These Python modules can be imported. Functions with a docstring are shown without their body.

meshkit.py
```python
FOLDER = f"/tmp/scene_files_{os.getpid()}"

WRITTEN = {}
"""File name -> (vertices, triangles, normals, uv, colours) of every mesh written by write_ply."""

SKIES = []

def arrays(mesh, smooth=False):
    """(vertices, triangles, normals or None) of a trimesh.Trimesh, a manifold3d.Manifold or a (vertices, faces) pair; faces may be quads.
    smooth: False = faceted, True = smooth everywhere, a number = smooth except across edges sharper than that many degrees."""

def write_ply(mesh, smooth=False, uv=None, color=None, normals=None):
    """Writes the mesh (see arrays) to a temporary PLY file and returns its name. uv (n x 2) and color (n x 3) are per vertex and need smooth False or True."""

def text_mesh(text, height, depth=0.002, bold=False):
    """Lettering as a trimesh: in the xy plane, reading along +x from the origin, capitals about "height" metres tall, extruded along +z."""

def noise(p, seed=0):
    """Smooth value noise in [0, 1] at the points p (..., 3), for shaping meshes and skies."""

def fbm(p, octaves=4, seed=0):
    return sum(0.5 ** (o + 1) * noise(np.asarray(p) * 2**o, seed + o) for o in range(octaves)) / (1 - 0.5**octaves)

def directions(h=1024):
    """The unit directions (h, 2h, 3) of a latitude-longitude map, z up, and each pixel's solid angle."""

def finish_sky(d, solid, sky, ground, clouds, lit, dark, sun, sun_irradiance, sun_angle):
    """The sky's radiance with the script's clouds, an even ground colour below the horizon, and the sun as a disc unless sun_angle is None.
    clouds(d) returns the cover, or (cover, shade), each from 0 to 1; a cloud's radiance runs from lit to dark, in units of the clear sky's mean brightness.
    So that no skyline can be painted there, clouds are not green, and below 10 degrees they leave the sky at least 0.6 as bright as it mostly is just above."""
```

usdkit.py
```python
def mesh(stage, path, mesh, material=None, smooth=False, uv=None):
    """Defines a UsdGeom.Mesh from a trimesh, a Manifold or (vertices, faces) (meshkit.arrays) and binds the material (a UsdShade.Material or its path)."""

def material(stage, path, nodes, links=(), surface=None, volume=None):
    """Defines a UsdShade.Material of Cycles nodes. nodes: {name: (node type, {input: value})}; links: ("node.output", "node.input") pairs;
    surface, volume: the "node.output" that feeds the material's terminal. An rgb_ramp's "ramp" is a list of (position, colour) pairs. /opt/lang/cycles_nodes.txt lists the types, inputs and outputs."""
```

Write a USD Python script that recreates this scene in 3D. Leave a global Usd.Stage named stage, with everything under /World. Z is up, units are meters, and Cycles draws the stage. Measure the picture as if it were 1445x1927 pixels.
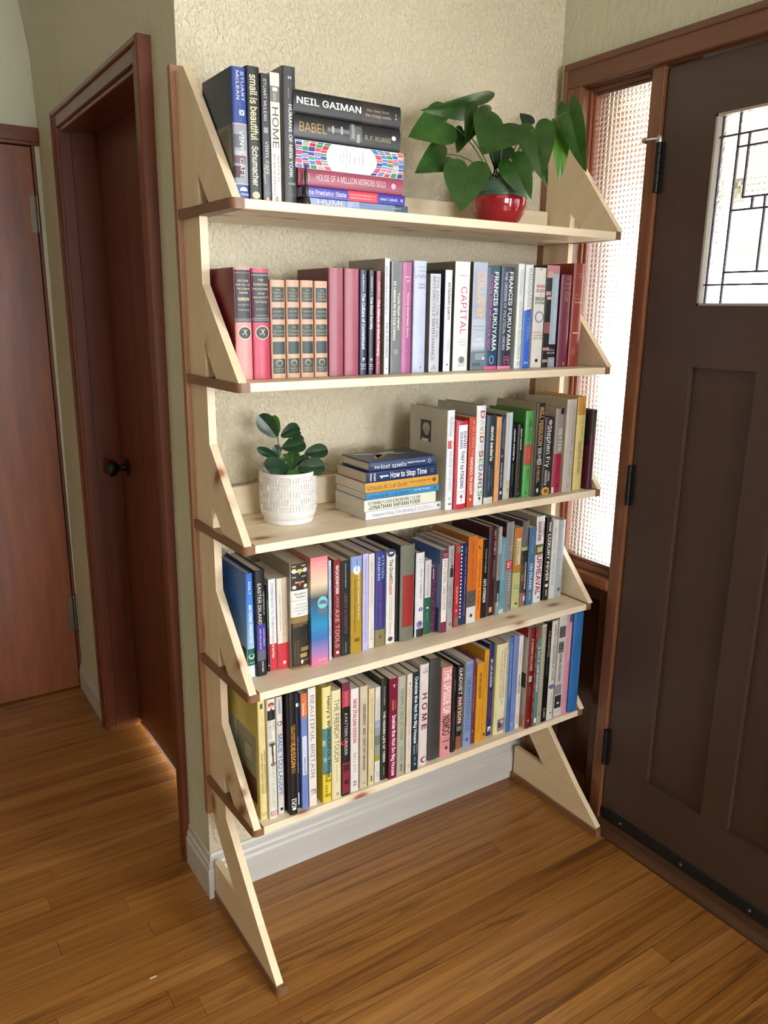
import math, random, sys
import numpy as np, trimesh
import manifold3d as m3
from pxr import Usd, UsdGeom, UsdLux, UsdShade, Gf, Sdf
import usdkit, meshkit

stage = Usd.Stage.CreateInMemory()
UsdGeom.SetStageUpAxis(stage, UsdGeom.Tokens.z)
UsdGeom.SetStageMetersPerUnit(stage, 1.0)
UsdGeom.Xform.Define(stage, '/World')
UsdGeom.Scope.Define(stage, '/World/Looks')
rng = random.Random(7)

# ------------------------------------------------------------------ camera, sky, lights, exposure
EYE = (-0.5926, -1.7114, 1.4973); YAW, PITCH, ROLL, FPX = 0.58500, 0.25228, 0.01145, 1486.28
EXPOSURE = 0.0
cam = UsdGeom.Camera.Define(stage, '/World/camera')
def _camera():
    fw = np.array([math.sin(YAW)*math.cos(PITCH), math.cos(YAW)*math.cos(PITCH), -math.sin(PITCH)])
    r = np.array([math.cos(YAW), -math.sin(YAW), 0.0]); u = np.cross(r, fw)
    r2 = r*math.cos(ROLL)+u*math.sin(ROLL); u2 = u*math.cos(ROLL)-r*math.sin(ROLL)
    m = Gf.Matrix4d(1.0)
    for i, a in enumerate((r2, u2, -fw)):
        m.SetRow(i, Gf.Vec4d(*[float(x) for x in a], 0.0))
    m.SetRow(3, Gf.Vec4d(*EYE, 1.0))
    cam.AddTransformOp().Set(m)
    cam.CreateHorizontalApertureAttr(36.0)
    cam.CreateVerticalApertureAttr(36.0*1927/1445)
    cam.CreateFocalLengthAttr(36.0*FPX/1445)
    cam.CreateClippingRangeAttr(Gf.Vec2f(0.05, 200))
    cam.CreateExposureAttr(EXPOSURE)
_camera()

dome = UsdLux.DomeLight.Define(stage, '/World/sky')
dome.CreateColorAttr(Gf.Vec3f(0.93, 0.97, 1.0)); dome.CreateIntensityAttr(4.8)
sun = UsdLux.DistantLight.Define(stage, '/World/sun')
sun.AddRotateXYZOp().Set(Gf.Vec3f(-22.0, -33.0, 0.0)); sun.CreateAngleAttr(0.53); sun.CreateIntensityAttr(15.0); sun.CreateColorAttr(Gf.Vec3f(1.0, 0.96, 0.9))

def rect_light(name, pos, rot, w, h, power, color):
    l = UsdLux.RectLight.Define(stage, '/World/'+name)
    l.AddTranslateOp().Set(Gf.Vec3d(*pos)); l.AddRotateXYZOp().Set(Gf.Vec3f(*rot))
    l.CreateWidthAttr(w); l.CreateHeightAttr(h); l.CreateIntensityAttr(power); l.CreateColorAttr(Gf.Vec3f(*color))
# daylight in the openings of the two living room windows (right wall beyond the door, and the wall behind the camera)
rect_light('daylight_front_window', (1.085, -2.65, 1.5), (0, 90, 0), 1.25, 1.5, 13.4, (0.89, 0.95, 1.0))
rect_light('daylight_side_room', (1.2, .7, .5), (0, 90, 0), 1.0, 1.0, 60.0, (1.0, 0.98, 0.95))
rect_light('daylight_rear_window', (-0.2, -6.32, 1.5), (90, 0, 0), 1.7, 1.3, 12.5, (0.96, 0.98, 1.0))

# ------------------------------------------------------------------ helpers
def lin(h):
    h = ''.join(q*2 for q in h) if len(h) == 3 else h
    c = [int(h[i:i+2], 16)/255 for i in (0, 2, 4)]
    return tuple(x/12.92 if x <= .04045 else ((x+.055)/1.055)**2.4 for x in c)
_mats = {}
def mat(key, nodes, links, surface='p.BSDF'):
    if key not in _mats:
        _mats[key] = usdkit.material(stage, '/World/Looks/m_%03d' % len(_mats), nodes, links, surface=surface)
    return _mats[key]
def plain(hexc, rough=.5, metal=0.0, coat=0.0, spec=.5):
    return mat(('plain', hexc, rough, metal, coat, spec), {'p': ('principled_bsdf', dict(base_color=lin(hexc), roughness=rough, metallic=metal, coat_weight=coat, specular_ior_level=spec))}, [])
def noisy(hexa, hexb, scale=(8, 8, 8), rough=.5, bump=0.0, bscale=60.0, bdist=.002, coat=0.0, detail=4.0, coord='object', spec=.5):
    n = {'tc': ('texture_coordinate', {}), 'mp': ('mapping', dict(scale=scale)), 'n': ('noise_texture', dict(scale=1.0, detail=detail, roughness=.6)),
         'r': ('rgb_ramp', dict(ramp=[(.3, lin(hexa)), (.7, lin(hexb))])), 'p': ('principled_bsdf', dict(roughness=rough, coat_weight=coat, specular_ior_level=spec))}
    l = [('tc.'+coord, 'mp.vector'), ('mp.vector', 'n.vector'), ('n.fac', 'r.fac'), ('r.color', 'p.base_color')]
    if bump:
        n['n2'] = ('noise_texture', dict(scale=bscale, detail=3.0)); n['b'] = ('bump', dict(strength=bump, distance=bdist))
        l += [('tc.'+coord, 'n2.vector'), ('n2.fac', 'b.height'), ('b.normal', 'p.normal')]
    return mat(('noisy', hexa, hexb, scale, rough, bump, bscale, bdist, coat, coord, spec), n, l)
def wood(key, axis, dark, light, rough=.4, across=26.0, along=1.6, knots=None, rot=(0, 0, 0), coat=0.0, bump=.0, off=(0, 0, 0), contrast=(.32, .68), knotcol='8a4a22'):
    """grain along the axis after rotation; knots: (scale, radius)"""
    sc = [across]*3; sc[axis] = along
    n = {'tc': ('texture_coordinate', {}), 'm0': ('mapping', dict(rotation=rot, location=off)), 'm1': ('mapping', dict(scale=tuple(sc))),
         'n0': ('noise_texture', dict(scale=1.0, detail=5.0, roughness=.62, distortion=.6)),
         'm2': ('mapping', dict(scale=tuple(x*3.1 for x in sc))), 'n1': ('noise_texture', dict(scale=1.0, detail=4.0, roughness=.7)),
         'mx': ('mix_float', dict(fac=.38)), 'r': ('rgb_ramp', dict(ramp=[(contrast[0], lin(dark)), (contrast[1], lin(light))])),
         'p': ('principled_bsdf', dict(roughness=rough, coat_weight=coat))}
    l = [('tc.object', 'm0.vector'), ('m0.vector', 'm1.vector'), ('m1.vector', 'n0.vector'), ('m0.vector', 'm2.vector'), ('m2.vector', 'n1.vector'),
         ('n0.fac', 'mx.a'), ('n1.fac', 'mx.b'), ('mx.result', 'r.fac')]
    last = 'r.color'
    if knots:
        s, rad = knots
        ks = [s*2.2]*3; ks[axis] = s
        n['mk'] = ('mapping', dict(scale=tuple(ks))); n['v'] = ('voronoi_texture', dict(scale=1.0, randomness=1.0))
        n['kr'] = ('rgb_ramp', dict(ramp=[(0, (1, 1, 1)), (rad*.55, (.85, .85, .85)), (rad, (.25, .25, .25)), (rad*1.8, (0, 0, 0))]))
        n['km'] = ('mix', dict(color2=lin(knotcol)))
        l += [('m0.vector', 'mk.vector'), ('mk.vector', 'v.vector'), ('v.distance', 'kr.fac'), ('kr.color', 'km.fac'), ('r.color', 'km.color1')]
        last = 'km.color'
    l.append((last, 'p.base_color'))
    if bump:
        n['b'] = ('bump', dict(strength=bump, distance=.001)); l += [('mx.result', 'b.height'), ('b.normal', 'p.normal')]
    return mat(('wood', key, axis, dark, light, rot, off), n, l)

_count = {}
def numbered(parent, name):
    k = (parent, name); i = _count.get(k, 0); _count[k] = i+1
    return name if i == 0 else '%s_%03d' % (name, i)
def tag(prim, label=None, cat=None, group=None, kind=None):
    for k, v in (('label', label), ('category', cat), ('group', group), ('kind', kind)):
        if v: prim.SetCustomDataByKey(k, v)
    return prim
def thing(name, label=None, cat=None, loc=(0, 0, 0), group=None, kind=None, matrix=None):
    path = '/World/'+numbered('/World', name)
    x = UsdGeom.Xform.Define(stage, path)
    if matrix is not None: x.AddTransformOp().Set(matrix)
    else: x.AddTranslateOp().Set(Gf.Vec3d(*[float(c) for c in loc]))
    return tag(x.GetPrim(), label, cat, group, kind)
def obj(name, mesh, material, parent=None, smooth=False, label=None, loc=None, kind=None):
    """one Mesh; vertices are world coordinates minus loc when a parent at loc is given"""
    base = str(parent.GetPath()) if parent is not None else '/World'
    if loc is not None:
        v, f, _ = meshkit.arrays(mesh); mesh = (v-np.asarray(loc, float), f)
    m = usdkit.mesh(stage, base+'/'+numbered(base, name), mesh, material, smooth=smooth)
    return tag(m.GetPrim(), label, kind=kind)
def box(x0, x1, y0, y1, z0, z1, bev=0.0):
    if x0 > x1: x0, x1 = x1, x0
    if y0 > y1: y0, y1 = y1, y0
    if z0 > z1: z0, z1 = z1, z0
    if not bev:
        b = trimesh.creation.box(extents=(x1-x0, y1-y0, z1-z0)); b.apply_translation(((x0+x1)/2, (y0+y1)/2, (z0+z1)/2)); return b
    b_ = min(bev, (x1-x0)*.4, (y1-y0)*.4, (z1-z0)*.4); P = []
    for sx in (0, 1):
        for sy in (0, 1):
            for sz in (0, 1):
                c = np.array([(x0, x1)[sx], (y0, y1)[sy], (z0, z1)[sz]]); d = np.array([b_*(1-2*sx), b_*(1-2*sy), b_*(1-2*sz)])
                for k in range(3):
                    q = c+d; q[k] = c[k]; P.append(q)
    return trimesh.convex.convex_hull(np.array(P))
def prism(poly, axis, a, b):
    """extrude a polygon given in the two other axes (in x,y,z order) along axis from a to b"""
    from shapely.geometry import Polygon
    m = trimesh.creation.extrude_polygon(Polygon(poly), b-a)
    v = m.vertices; w = np.zeros_like(v); o = [k for k in range(3) if k != axis]
    w[:, o[0]] = v[:, 0]; w[:, o[1]] = v[:, 1]; w[:, axis] = v[:, 2]+a
    f = m.faces[:, ::-1] if axis == 1 else m.faces
    return trimesh.Trimesh(w, f, process=False)
def cat(ms):
    vs, fs, n = [], [], 0
    for m in ms:
        v, f, _ = meshkit.arrays(m); vs.append(v); fs.append(f+n); n += len(v)
    return trimesh.Trimesh(np.vstack(vs), np.vstack(fs), process=False)
def lathe(profile, n=48, center=(0, 0, 0), axis=2):
    """profile: (r, z) from bottom to top"""
    p = np.array(profile, float); a = np.linspace(0, 2*np.pi, n, endpoint=False)
    v = np.stack([p[:, None, 0]*np.cos(a), p[:, None, 0]*np.sin(a), np.repeat(p[:, 1:2], n, 1)], -1).reshape(-1, 3)
    f = []
    for i in range(len(p)-1):
        for j in range(n):
            k = (j+1) % n; f += [(i*n+j, i*n+k, (i+1)*n+k), (i*n+j, (i+1)*n+k, (i+1)*n+j)]
    if axis == 0: v = np.stack([-v[:, 2], v[:, 1], v[:, 0]], -1)
    return trimesh.Trimesh(v+np.array(center, float), np.array(f), process=False)
def tube(pts, r0, r1, n=8):
    p = np.array(pts, float); m = len(p); V = []
    t = np.gradient(p, axis=0); t /= np.linalg.norm(t, axis=1, keepdims=True)
    up = np.array([.3, .9, .2]); a = np.linspace(0, 2*np.pi, n, endpoint=False)
    for i in range(m):
        e1 = np.cross(t[i], up); e1 /= np.linalg.norm(e1); e2 = np.cross(t[i], e1); r = r0+(r1-r0)*i/(m-1)
        V.append(p[i]+r*(np.outer(np.cos(a), e1)+np.outer(np.sin(a), e2)))
    V = np.vstack(V); F = []
    for i in range(m-1):
        for j in range(n):
            k = (j+1) % n; F += [(i*n+j, (i+1)*n+k, i*n+k), (i*n+j, (i+1)*n+j, (i+1)*n+k)]
    F += [(0, j, j+1) for j in range(1, n-1)]+[((m-1)*n, (m-1)*n+j+1, (m-1)*n+j) for j in range(1, n-1)]
    return trimesh.Trimesh(V, np.array(F), process=False)
def bez(a, b, c, n=10):
    t = np.linspace(0, 1, n)[:, None]; a, b, c = map(np.asarray, (a, b, c))
    return (1-t)**2*a+2*t*(1-t)*b+t*t*c

# ------------------------------------------------------------------ materials of the setting
def stucco(key, a, b, strength=.8, scale=120.0, dist=.005):
    return mat(('stucco', key), {'tc': ('texture_coordinate', {}), 'mp': ('mapping', dict(scale=(1, 1, .72), rotation=(0, .35, 0))), 'n': ('noise_texture', dict(scale=scale, detail=2.0, roughness=.5, distortion=.4)),
        'r': ('rgb_ramp', dict(ramp=[(.36, (0, 0, 0)), (.5, (.55, .55, .55)), (.66, (1, 1, 1))])), 'n2': ('noise_texture', dict(scale=2.2, detail=3.0)), 'c': ('rgb_ramp', dict(ramp=[(.3, lin(a)), (.7, lin(b))])),
        'b': ('bump', dict(strength=strength, distance=dist)), 'p': ('principled_bsdf', dict(roughness=.62, specular_ior_level=.3))},
        [('tc.object', 'mp.vector'), ('mp.vector', 'n.vector'), ('n.fac', 'r.fac'), ('r.color', 'b.height'), ('b.normal', 'p.normal'), ('tc.object', 'n2.vector'), ('n2.fac', 'c.fac'), ('c.color', 'p.base_color')])
WALL = stucco('back', 'd5cab0', 'dbd1b9')
WALL2 = stucco('hall', 'c8cab4', 'cfd0bb', strength=.3, scale=60.0, dist=.003)
CEIL = plain('dcd6c6', .8)
WHITE = noisy('bdbab3', 'cac7c1', (1.5, 30, 30), .38)
TRIMZ = wood('trim', 2, '5c3521', '8c5a3a', .32, 40, 1.5, coat=.2, bump=.15)
TRIMY = wood('trimy', 1, '55301d', '7a4930', .32, 40, 1.5, coat=.2, bump=.15)
HALLZ = wood('hallz', 2, '4c210e', '74391b', .42, 16, .9, coat=.08)
HALLY = wood('hally', 1, '50230f', '7a3d1d', .3, 30, 1.2, coat=.25)
FIR = wood('fir', 2, '5a270e', '8c4a1e', .38, 9, 1.1, coat=.15)
DOORZ = wood('doorz', 2, '42312a', '4e3b33', .38, 70, 2.0, bump=.5, contrast=(.2, .8))
DOORY = wood('doory', 1, '42312a', '4e3b33', .38, 70, 2.0, bump=.5, contrast=(.2, .8))
BLACKM = plain('1b1b1c', .38, .4)
BLACKR = plain('121212', .6)
STEEL = plain('b8b8b6', .3, 1.0)
PW = dict(rough=.42, across=18.0, along=1.1, contrast=(.25, .75))
PINE_X = wood('px', 0, 'dec8a4', 'f0e4d0', knots=(6.0, .16), off=(.37, .1, .2), **PW)
PINE_Z = wood('pz', 2, 'dcc29a', 'efe0c4', knots=(5.0, .17), off=(.2, .1, .55), **PW)
PINE_D = wood('pd', 2, 'dcc39c', 'f0e2c8', knots=(5.0, .17), rot=(-.80, 0, 0), off=(.4, .2, .1), **PW)
PINE_L = wood('pl', 2, 'dcc298', 'efdfc0', rot=(-.78, 0, 0), off=(.1, .6, .3), **PW)
PINE_Y = wood('py', 1, 'dcc39a', 'efdfc0', off=(.6, .2, .9), **PW)
CEDAR_Z = wood('cz', 2, '7f5535', 'a2744e', .45, 30, 1.3)
CEDAR_Y = wood('cy', 1, '6e4a30', '8f6748', .45, 30, 1.3)

# ------------------------------------------------------------------ room shell
def struct(name, mesh, m, smooth=False, parent=None): 
    return tag(obj(name, mesh, m, parent, smooth), kind='structure' if parent is None else None)
def setting(name, loc=(0, 0, 0)): return thing(name, loc=loc, kind='structure')
wx = lambda z: .0115+.0078*z
lp = [(wx(0)-.0006, 0), (wx(2.1)-.0006, 2.1), (.022, 2.3), (.004, 2.45), (-.05, 2.57), (-.15, 2.64), (-.15, 2.7), (.16, 2.7), (.16, 0)]
struct('wall_back', prism([(wx(0), 0), (1.25, 0), (1.25, 2.7), (wx(2.1), 2.7), (wx(2.1), 2.1)], 1, 0, .1), WALL)
top = [(x, z) for x, z in lp if z >= 2.1]
struct('wall_left', cat([prism(lp, 1, .0006, .19), prism(lp, 1, 1.005, 1.386), prism([(wx(2.04), 2.04), (wx(2.1), 2.1)]+lp[2:8]+[(.16, 2.04)], 1, .19, 1.005)]), WALL2)
struct('wall_far', cat([box(-5.2, -.83, 1.386, 1.5, 0, 2.7), box(-.83, .16, 1.386, 1.5, 2.035, 2.7), box(.012, .16, 1.386, 1.5, 0, 2.035)]), WALL2)
# right wall with the entry opening (y -.03 .. -1.34) and a living room window (y -1.98 .. -3.32)
struct('wall_right', cat([box(1.1, 1.24, 0, -.04, 0, 2.7), box(1.1, 1.24, -.04, -1.33, 2.09, 2.7), box(1.1, 1.24, -1.33, -1.98, 0, 2.7), box(1.1, 1.24, -1.98, -3.32, 0, .82), box(1.1, 1.24, -1.98, -3.32, 2.18, 2.7), box(1.1, 1.24, -3.32, -6.4, 0, 2.7)]), WALL2)
struct('wall_rear', cat([box(-5.2, -1.1, -6.5, -6.4, 0, 2.7), box(.7, 1.24, -6.5, -6.4, 0, 2.7), box(-1.1, .7, -6.5, -6.4, 0, .82), box(-1.1, .7, -6.5, -6.4, 2.18, 2.7)]), WALL2)
struct('wall_side', box(-5.3, -5.2, -6.5, 1.5, 0, 2.7), plain('b4ae9c', .7))
struct('ceiling', box(-5.3, 1.24, -6.5, 1.5, 2.66, 2.76), CEIL)
for nm, mk in (('window_2', lambda a, b, c, d: box(1.12, 1.16, a, b, c, d)), ('window_3', lambda a, b, c, d: box(a+1.55, b+1.55, -6.47, -6.43, c, d))):
    w_ = setting(nm)
    y0, y1 = (-1.98, -3.32) if nm == 'window_2' else (-.85, -2.65)
    obj('frame', cat([mk(y0, y0-.05, .82, 2.18), mk(y1+.05, y1, .82, 2.18), mk(y0, y1, .82, .88), mk(y0, y1, 2.12, 2.18), mk((y0+y1)/2+.02, (y0+y1)/2-.02, .82, 2.18)]), TRIMZ, w_)

# baseboards
BP = [(0, 0), (.0165, 0), (.0165, .078), (.0125, .086), (.0125, .096), (.0085, .102), (.007, .118), (.003, .124), (0, .124)]
def bb_x(x0, x1, yw): return prism([(yw-d, z) for d, z in BP], 0, x0, x1)
def bb_y(y0, y1, xw): return prism([(xw-d, z) for d, z in BP], 1, y0, y1)
def mitre(m, axis):
    v = m.vertices.copy(); d = -v[:, 1] if axis == 0 else .0165-v[:, 0]
    if axis == 0: v[:, 0] = np.where(v[:, 0] < .05, .0165-d, v[:, 0])
    else: v[:, 1] = np.where(v[:, 1] < .05, -d, v[:, 1])
    return trimesh.Trimesh(v, m.faces, process=False)
struct('baseboard_back', mitre(bb_x(.0, 1.1, 0), 0), WHITE)
struct('baseboard_left', mitre(bb_y(0, .153, .0165), 1), WHITE)
struct('baseboard_hall', bb_y(1.038, 1.386, .0165), WHITE)

# ------------------------------------------------------------------ floor: strip planks along x
fl = setting('floor')
_pl = []
def plank_mat(i, d, l):
    o = (i*.71, i*.37, i*.53)
    n = {'tc': ('texture_coordinate', {}), 'm0': ('mapping', dict(location=o)), 'm1': ('mapping', dict(scale=(.8, 46, 46))), 'n0': ('noise_texture', dict(scale=1.0, detail=5.0, roughness=.65, distortion=.8)),
         'm2': ('mapping', dict(scale=(1.6, 26, 26))), 'n1': ('noise_texture', dict(scale=1.0, detail=4.0, roughness=.6, distortion=1.6)), 'm3': ('mapping', dict(scale=(4.0, 240, 240))), 'n2': ('noise_texture', dict(scale=1.0, detail=2.0)),
         'r': ('rgb_ramp', dict(ramp=[(.3, lin(d)), (.68, lin(l))])), 's': ('rgb_ramp', dict(ramp=[(.55, (0, 0, 0)), (.66, (.5, .5, .5)), (.74, (.75, .75, .75))])), 'mx': ('mix', dict(color2=lin('4a2a12'))),
         'f': ('rgb_ramp', dict(ramp=[(.35, (.84, .84, .84)), (.6, (1, 1, 1))])), 'mu': ('mix', dict(mix_type='multiply', fac=1.0)),
         'b': ('bump', dict(strength=.12, distance=.0006)), 'p': ('principled_bsdf', dict(roughness=.3, coat_weight=.35, coat_roughness=.12))}
    l_ = [('tc.object', 'm0.vector'), ('m0.vector', 'm1.vector'), ('m0.vector', 'm2.vector'), ('m0.vector', 'm3.vector'), ('m1.vector', 'n0.vector'), ('m2.vector', 'n1.vector'), ('m3.vector', 'n2.vector'), ('n0.fac', 'r.fac'), ('n1.fac', 's.fac'),
          ('s.color', 'mx.fac'), ('r.color', 'mx.color1'), ('n2.fac', 'f.fac'), ('mx.color', 'mu.color1'), ('f.color', 'mu.color2'), ('mu.color', 'p.base_color'), ('n0.fac', 'b.height'), ('b.normal', 'p.normal')]
    return mat(('plank', i), n, l_)
for i, (d, l) in enumerate([('7f5022', 'a87236'), ('855627', 'ae783a'), ('7b4c1f', 'a46d31'), ('8a5a2a', 'b37d3f'), ('774920', '9f692f'), ('825325', 'ab7538')]):
    _pl.append(plank_mat(i, d, l))
obj('subfloor', box(-5.3, 1.24, -6.5, 1.5, -.05, -.012), wood('sub', 0, '2a160a', '3a2010', .5), fl)
obj('outer_boards', cat([box(-5.3, 1.1, -6.5, -1.2, -.012, 0), box(-5.3, -.8, -1.2, 1.4, -.012, 0), box(.15, 1.24, .1, 1.4, -.012, 0)]), _pl[0], fl)
y = -1.2; row = 0
while y < 1.38:
    x = -.8-rng.random()*.0; x1e = 1.064 if y < .02 else .12; first = True
    while x < x1e-.01:
        L = rng.uniform(.5, 2.2)*(rng.random() if first else 1)+.2; e = min(x+L, x1e)
        if x1e-e < .12: e = x1e
        obj('plank', box(x+.0005, e-.0005, y+.0007, y+.0563, -.012, rng.uniform(-.0004, 0)), _pl[rng.randrange(6)], fl)
        x = e; first = False
    y += .057; row += 1

# ------------------------------------------------------------------ hall: doorway in the left wall and the far door
d2 = setting('door_2')
cas = lambda a, b: [box(wx(1)-.016, .03, a, b, 0, 2.02)]
obj('casing', cat([box(-.002, .04, .158, .2, 0, 2.0585, .002), box(-.006, .04, .153, .165, 0, 2.0605, .003)]), HALLZ, d2)
obj('casing', cat([box(-.002, .04, .99, 1.03, 0, 2.0585, .002), box(-.006, .04, 1.022, 1.037, 0, 2.0605, .003), box(.004, .04, .982, .992, 0, 2.02, .002)]), HALLZ, d2)
obj('head_casing', cat([box(.0, .045, .199, .991, 2.012, 2.05, .002), box(-.006, .045, .164, 1.023, 2.045, 2.0605, .003), box(.008, .045, .19, 1.0, 2.0, 2.014, .002)]), HALLY, d2)
obj('jamb', cat([box(.02, .16, .19, .205, 0, 2.02), box(.02, .16, .99, 1.005, 0, 2.02)]), HALLZ, d2)
obj('head_jamb', box(.02, .16, .19, 1.005, 2.005, 2.04), HALLY, d2)
obj('slab', box(.118, .153, .207, .9885, .017, 2.0065, .001), HALLZ, d2)
kn = (.118, .905, .978)
obj('knob', cat([lathe([(0, .0), (.031, .0), (.031, .004), (.024, .008), (.012, .01), (.0095, .02), (.0095, .03), (.016, .034), (.025, .043), (.0285, .053), (.026, .062), (.016, .068), (0, .069)], 28, kn, 0)]), BLACKM, d2, smooth=40, label='round black door knob with rosette')
d3 = setting('door_3')
obj('backing', box(-.86, .02, 1.44, 1.46, -.01, 2.1), plain('2a1a12', .8), d3)
obj('slab', box(-.79, .0, 1.392, 1.43, .006, 2.018, .002), FIR, d3)
obj('head_casing', cat([box(-.86, wx(2), 1.37, 1.39, 2.03, 2.076, .002), box(-.86, wx(2), 1.376, 1.39, 2.02, 2.032)]), HALLY, d3)
obj('jamb', cat([box(-.83, .014, 1.388, 1.5, 2.02, 2.036), box(.002, .0135, 1.388, 1.5, 0, 2.02), box(-.83, -.793, 1.388, 1.5, 0, 2.02)]), HALLZ, d3)
for z0, z1 in ((1.74, 1.86), (.25, .39)):
    obj('hinge', cat([lathe([(0, z0), (.006, z0), (.006, z1), (0, z1)], 12, (.004, 1.383, 0)), lathe([(0, z1), (.008, z1), (.006, z1+.008), (0, z1+.01)], 12, (.004, 1.383, 0)), lathe([(0, z0-.01), (.006, z0-.008), (.008, z0), (0, z0)], 12, (.004, 1.383, 0)), box(-.02, .006, 1.387, 1.392, z0, z1)]), plain('6a6152', .35, .9), d3, smooth=40)

# ------------------------------------------------------------------ entry: sidelight, casing, front door
w1 = setting('window_1')
obj('casing', cat([box(1.082, 1.12, -.03, -.092, 0, 2.066, .003), box(1.078, 1.1, -.03, -.042, 0, 2.126, .003), box(1.086, 1.12, -.088, -.096, 0, 2.06, .002)]), TRIMZ, w1)
obj('jamb', cat([box(1.1, 1.24, -.082, -.092, .0, 2.08), box(1.098, 1.24, -.305, -.3425, .02, 2.08, .002)]), TRIMZ, w1)
obj('sash', cat([box(1.112, 1.155, -.0905, -.104, .76, 2.07, .003), box(1.122, 1.15, -.102, -.11, .77, 2.06, .003), box(1.112, 1.155, -.293, -.306, .76, 2.07, .003), box(1.122, 1.15, -.288, -.295, .77, 2.06, .003)]), wood('sashz', 2, '6a2c14', '9c5230', .28, 40, 1.5, coat=.3), w1)
obj('sash_rail', cat([box(1.1125, 1.155, -.1035, -.2935, 2.05, 2.075, .002), box(1.1225, 1.15, -.1095, -.2885, 2.043, 2.052, .002), box(1.1125, 1.155, -.1035, -.2935, .764, .783, .002), box(1.1225, 1.15, -.1095, -.2885, .78, .792, .002)]), TRIMY, w1)
obj('sill', cat([box(1.094, 1.16, -.09, -.306, .728, .764, .004)]), wood('sill', 1, '6a3a22', '93603f', .4, 40, 1.5), w1)
obj('lower_panel', cat([box(1.125, 1.15, -.09, -.306, .02, .735), box(1.104, 1.15, -.09, -.132, .02, .732, .002), box(1.104, 1.15, -.276, -.306, .02, .732, .002), box(1.1045, 1.15, -.1315, -.2765, .02, .12, .001), box(1.1045, 1.15, -.1315, -.2765, .69, .7315, .001)]), wood('panel', 2, '3a2013', '54301d', .4, 30, 1.2), w1)
obj('threshold', prism([(1.064, -.012), (1.064, .006), (1.085, .019), (1.108, .024), (1.24, .024), (1.24, -.012)], 1, -1.33, -.03), wood('thr', 1, '3a2414', '5a3a22', .5, 40, 1.5), w1)
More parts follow.
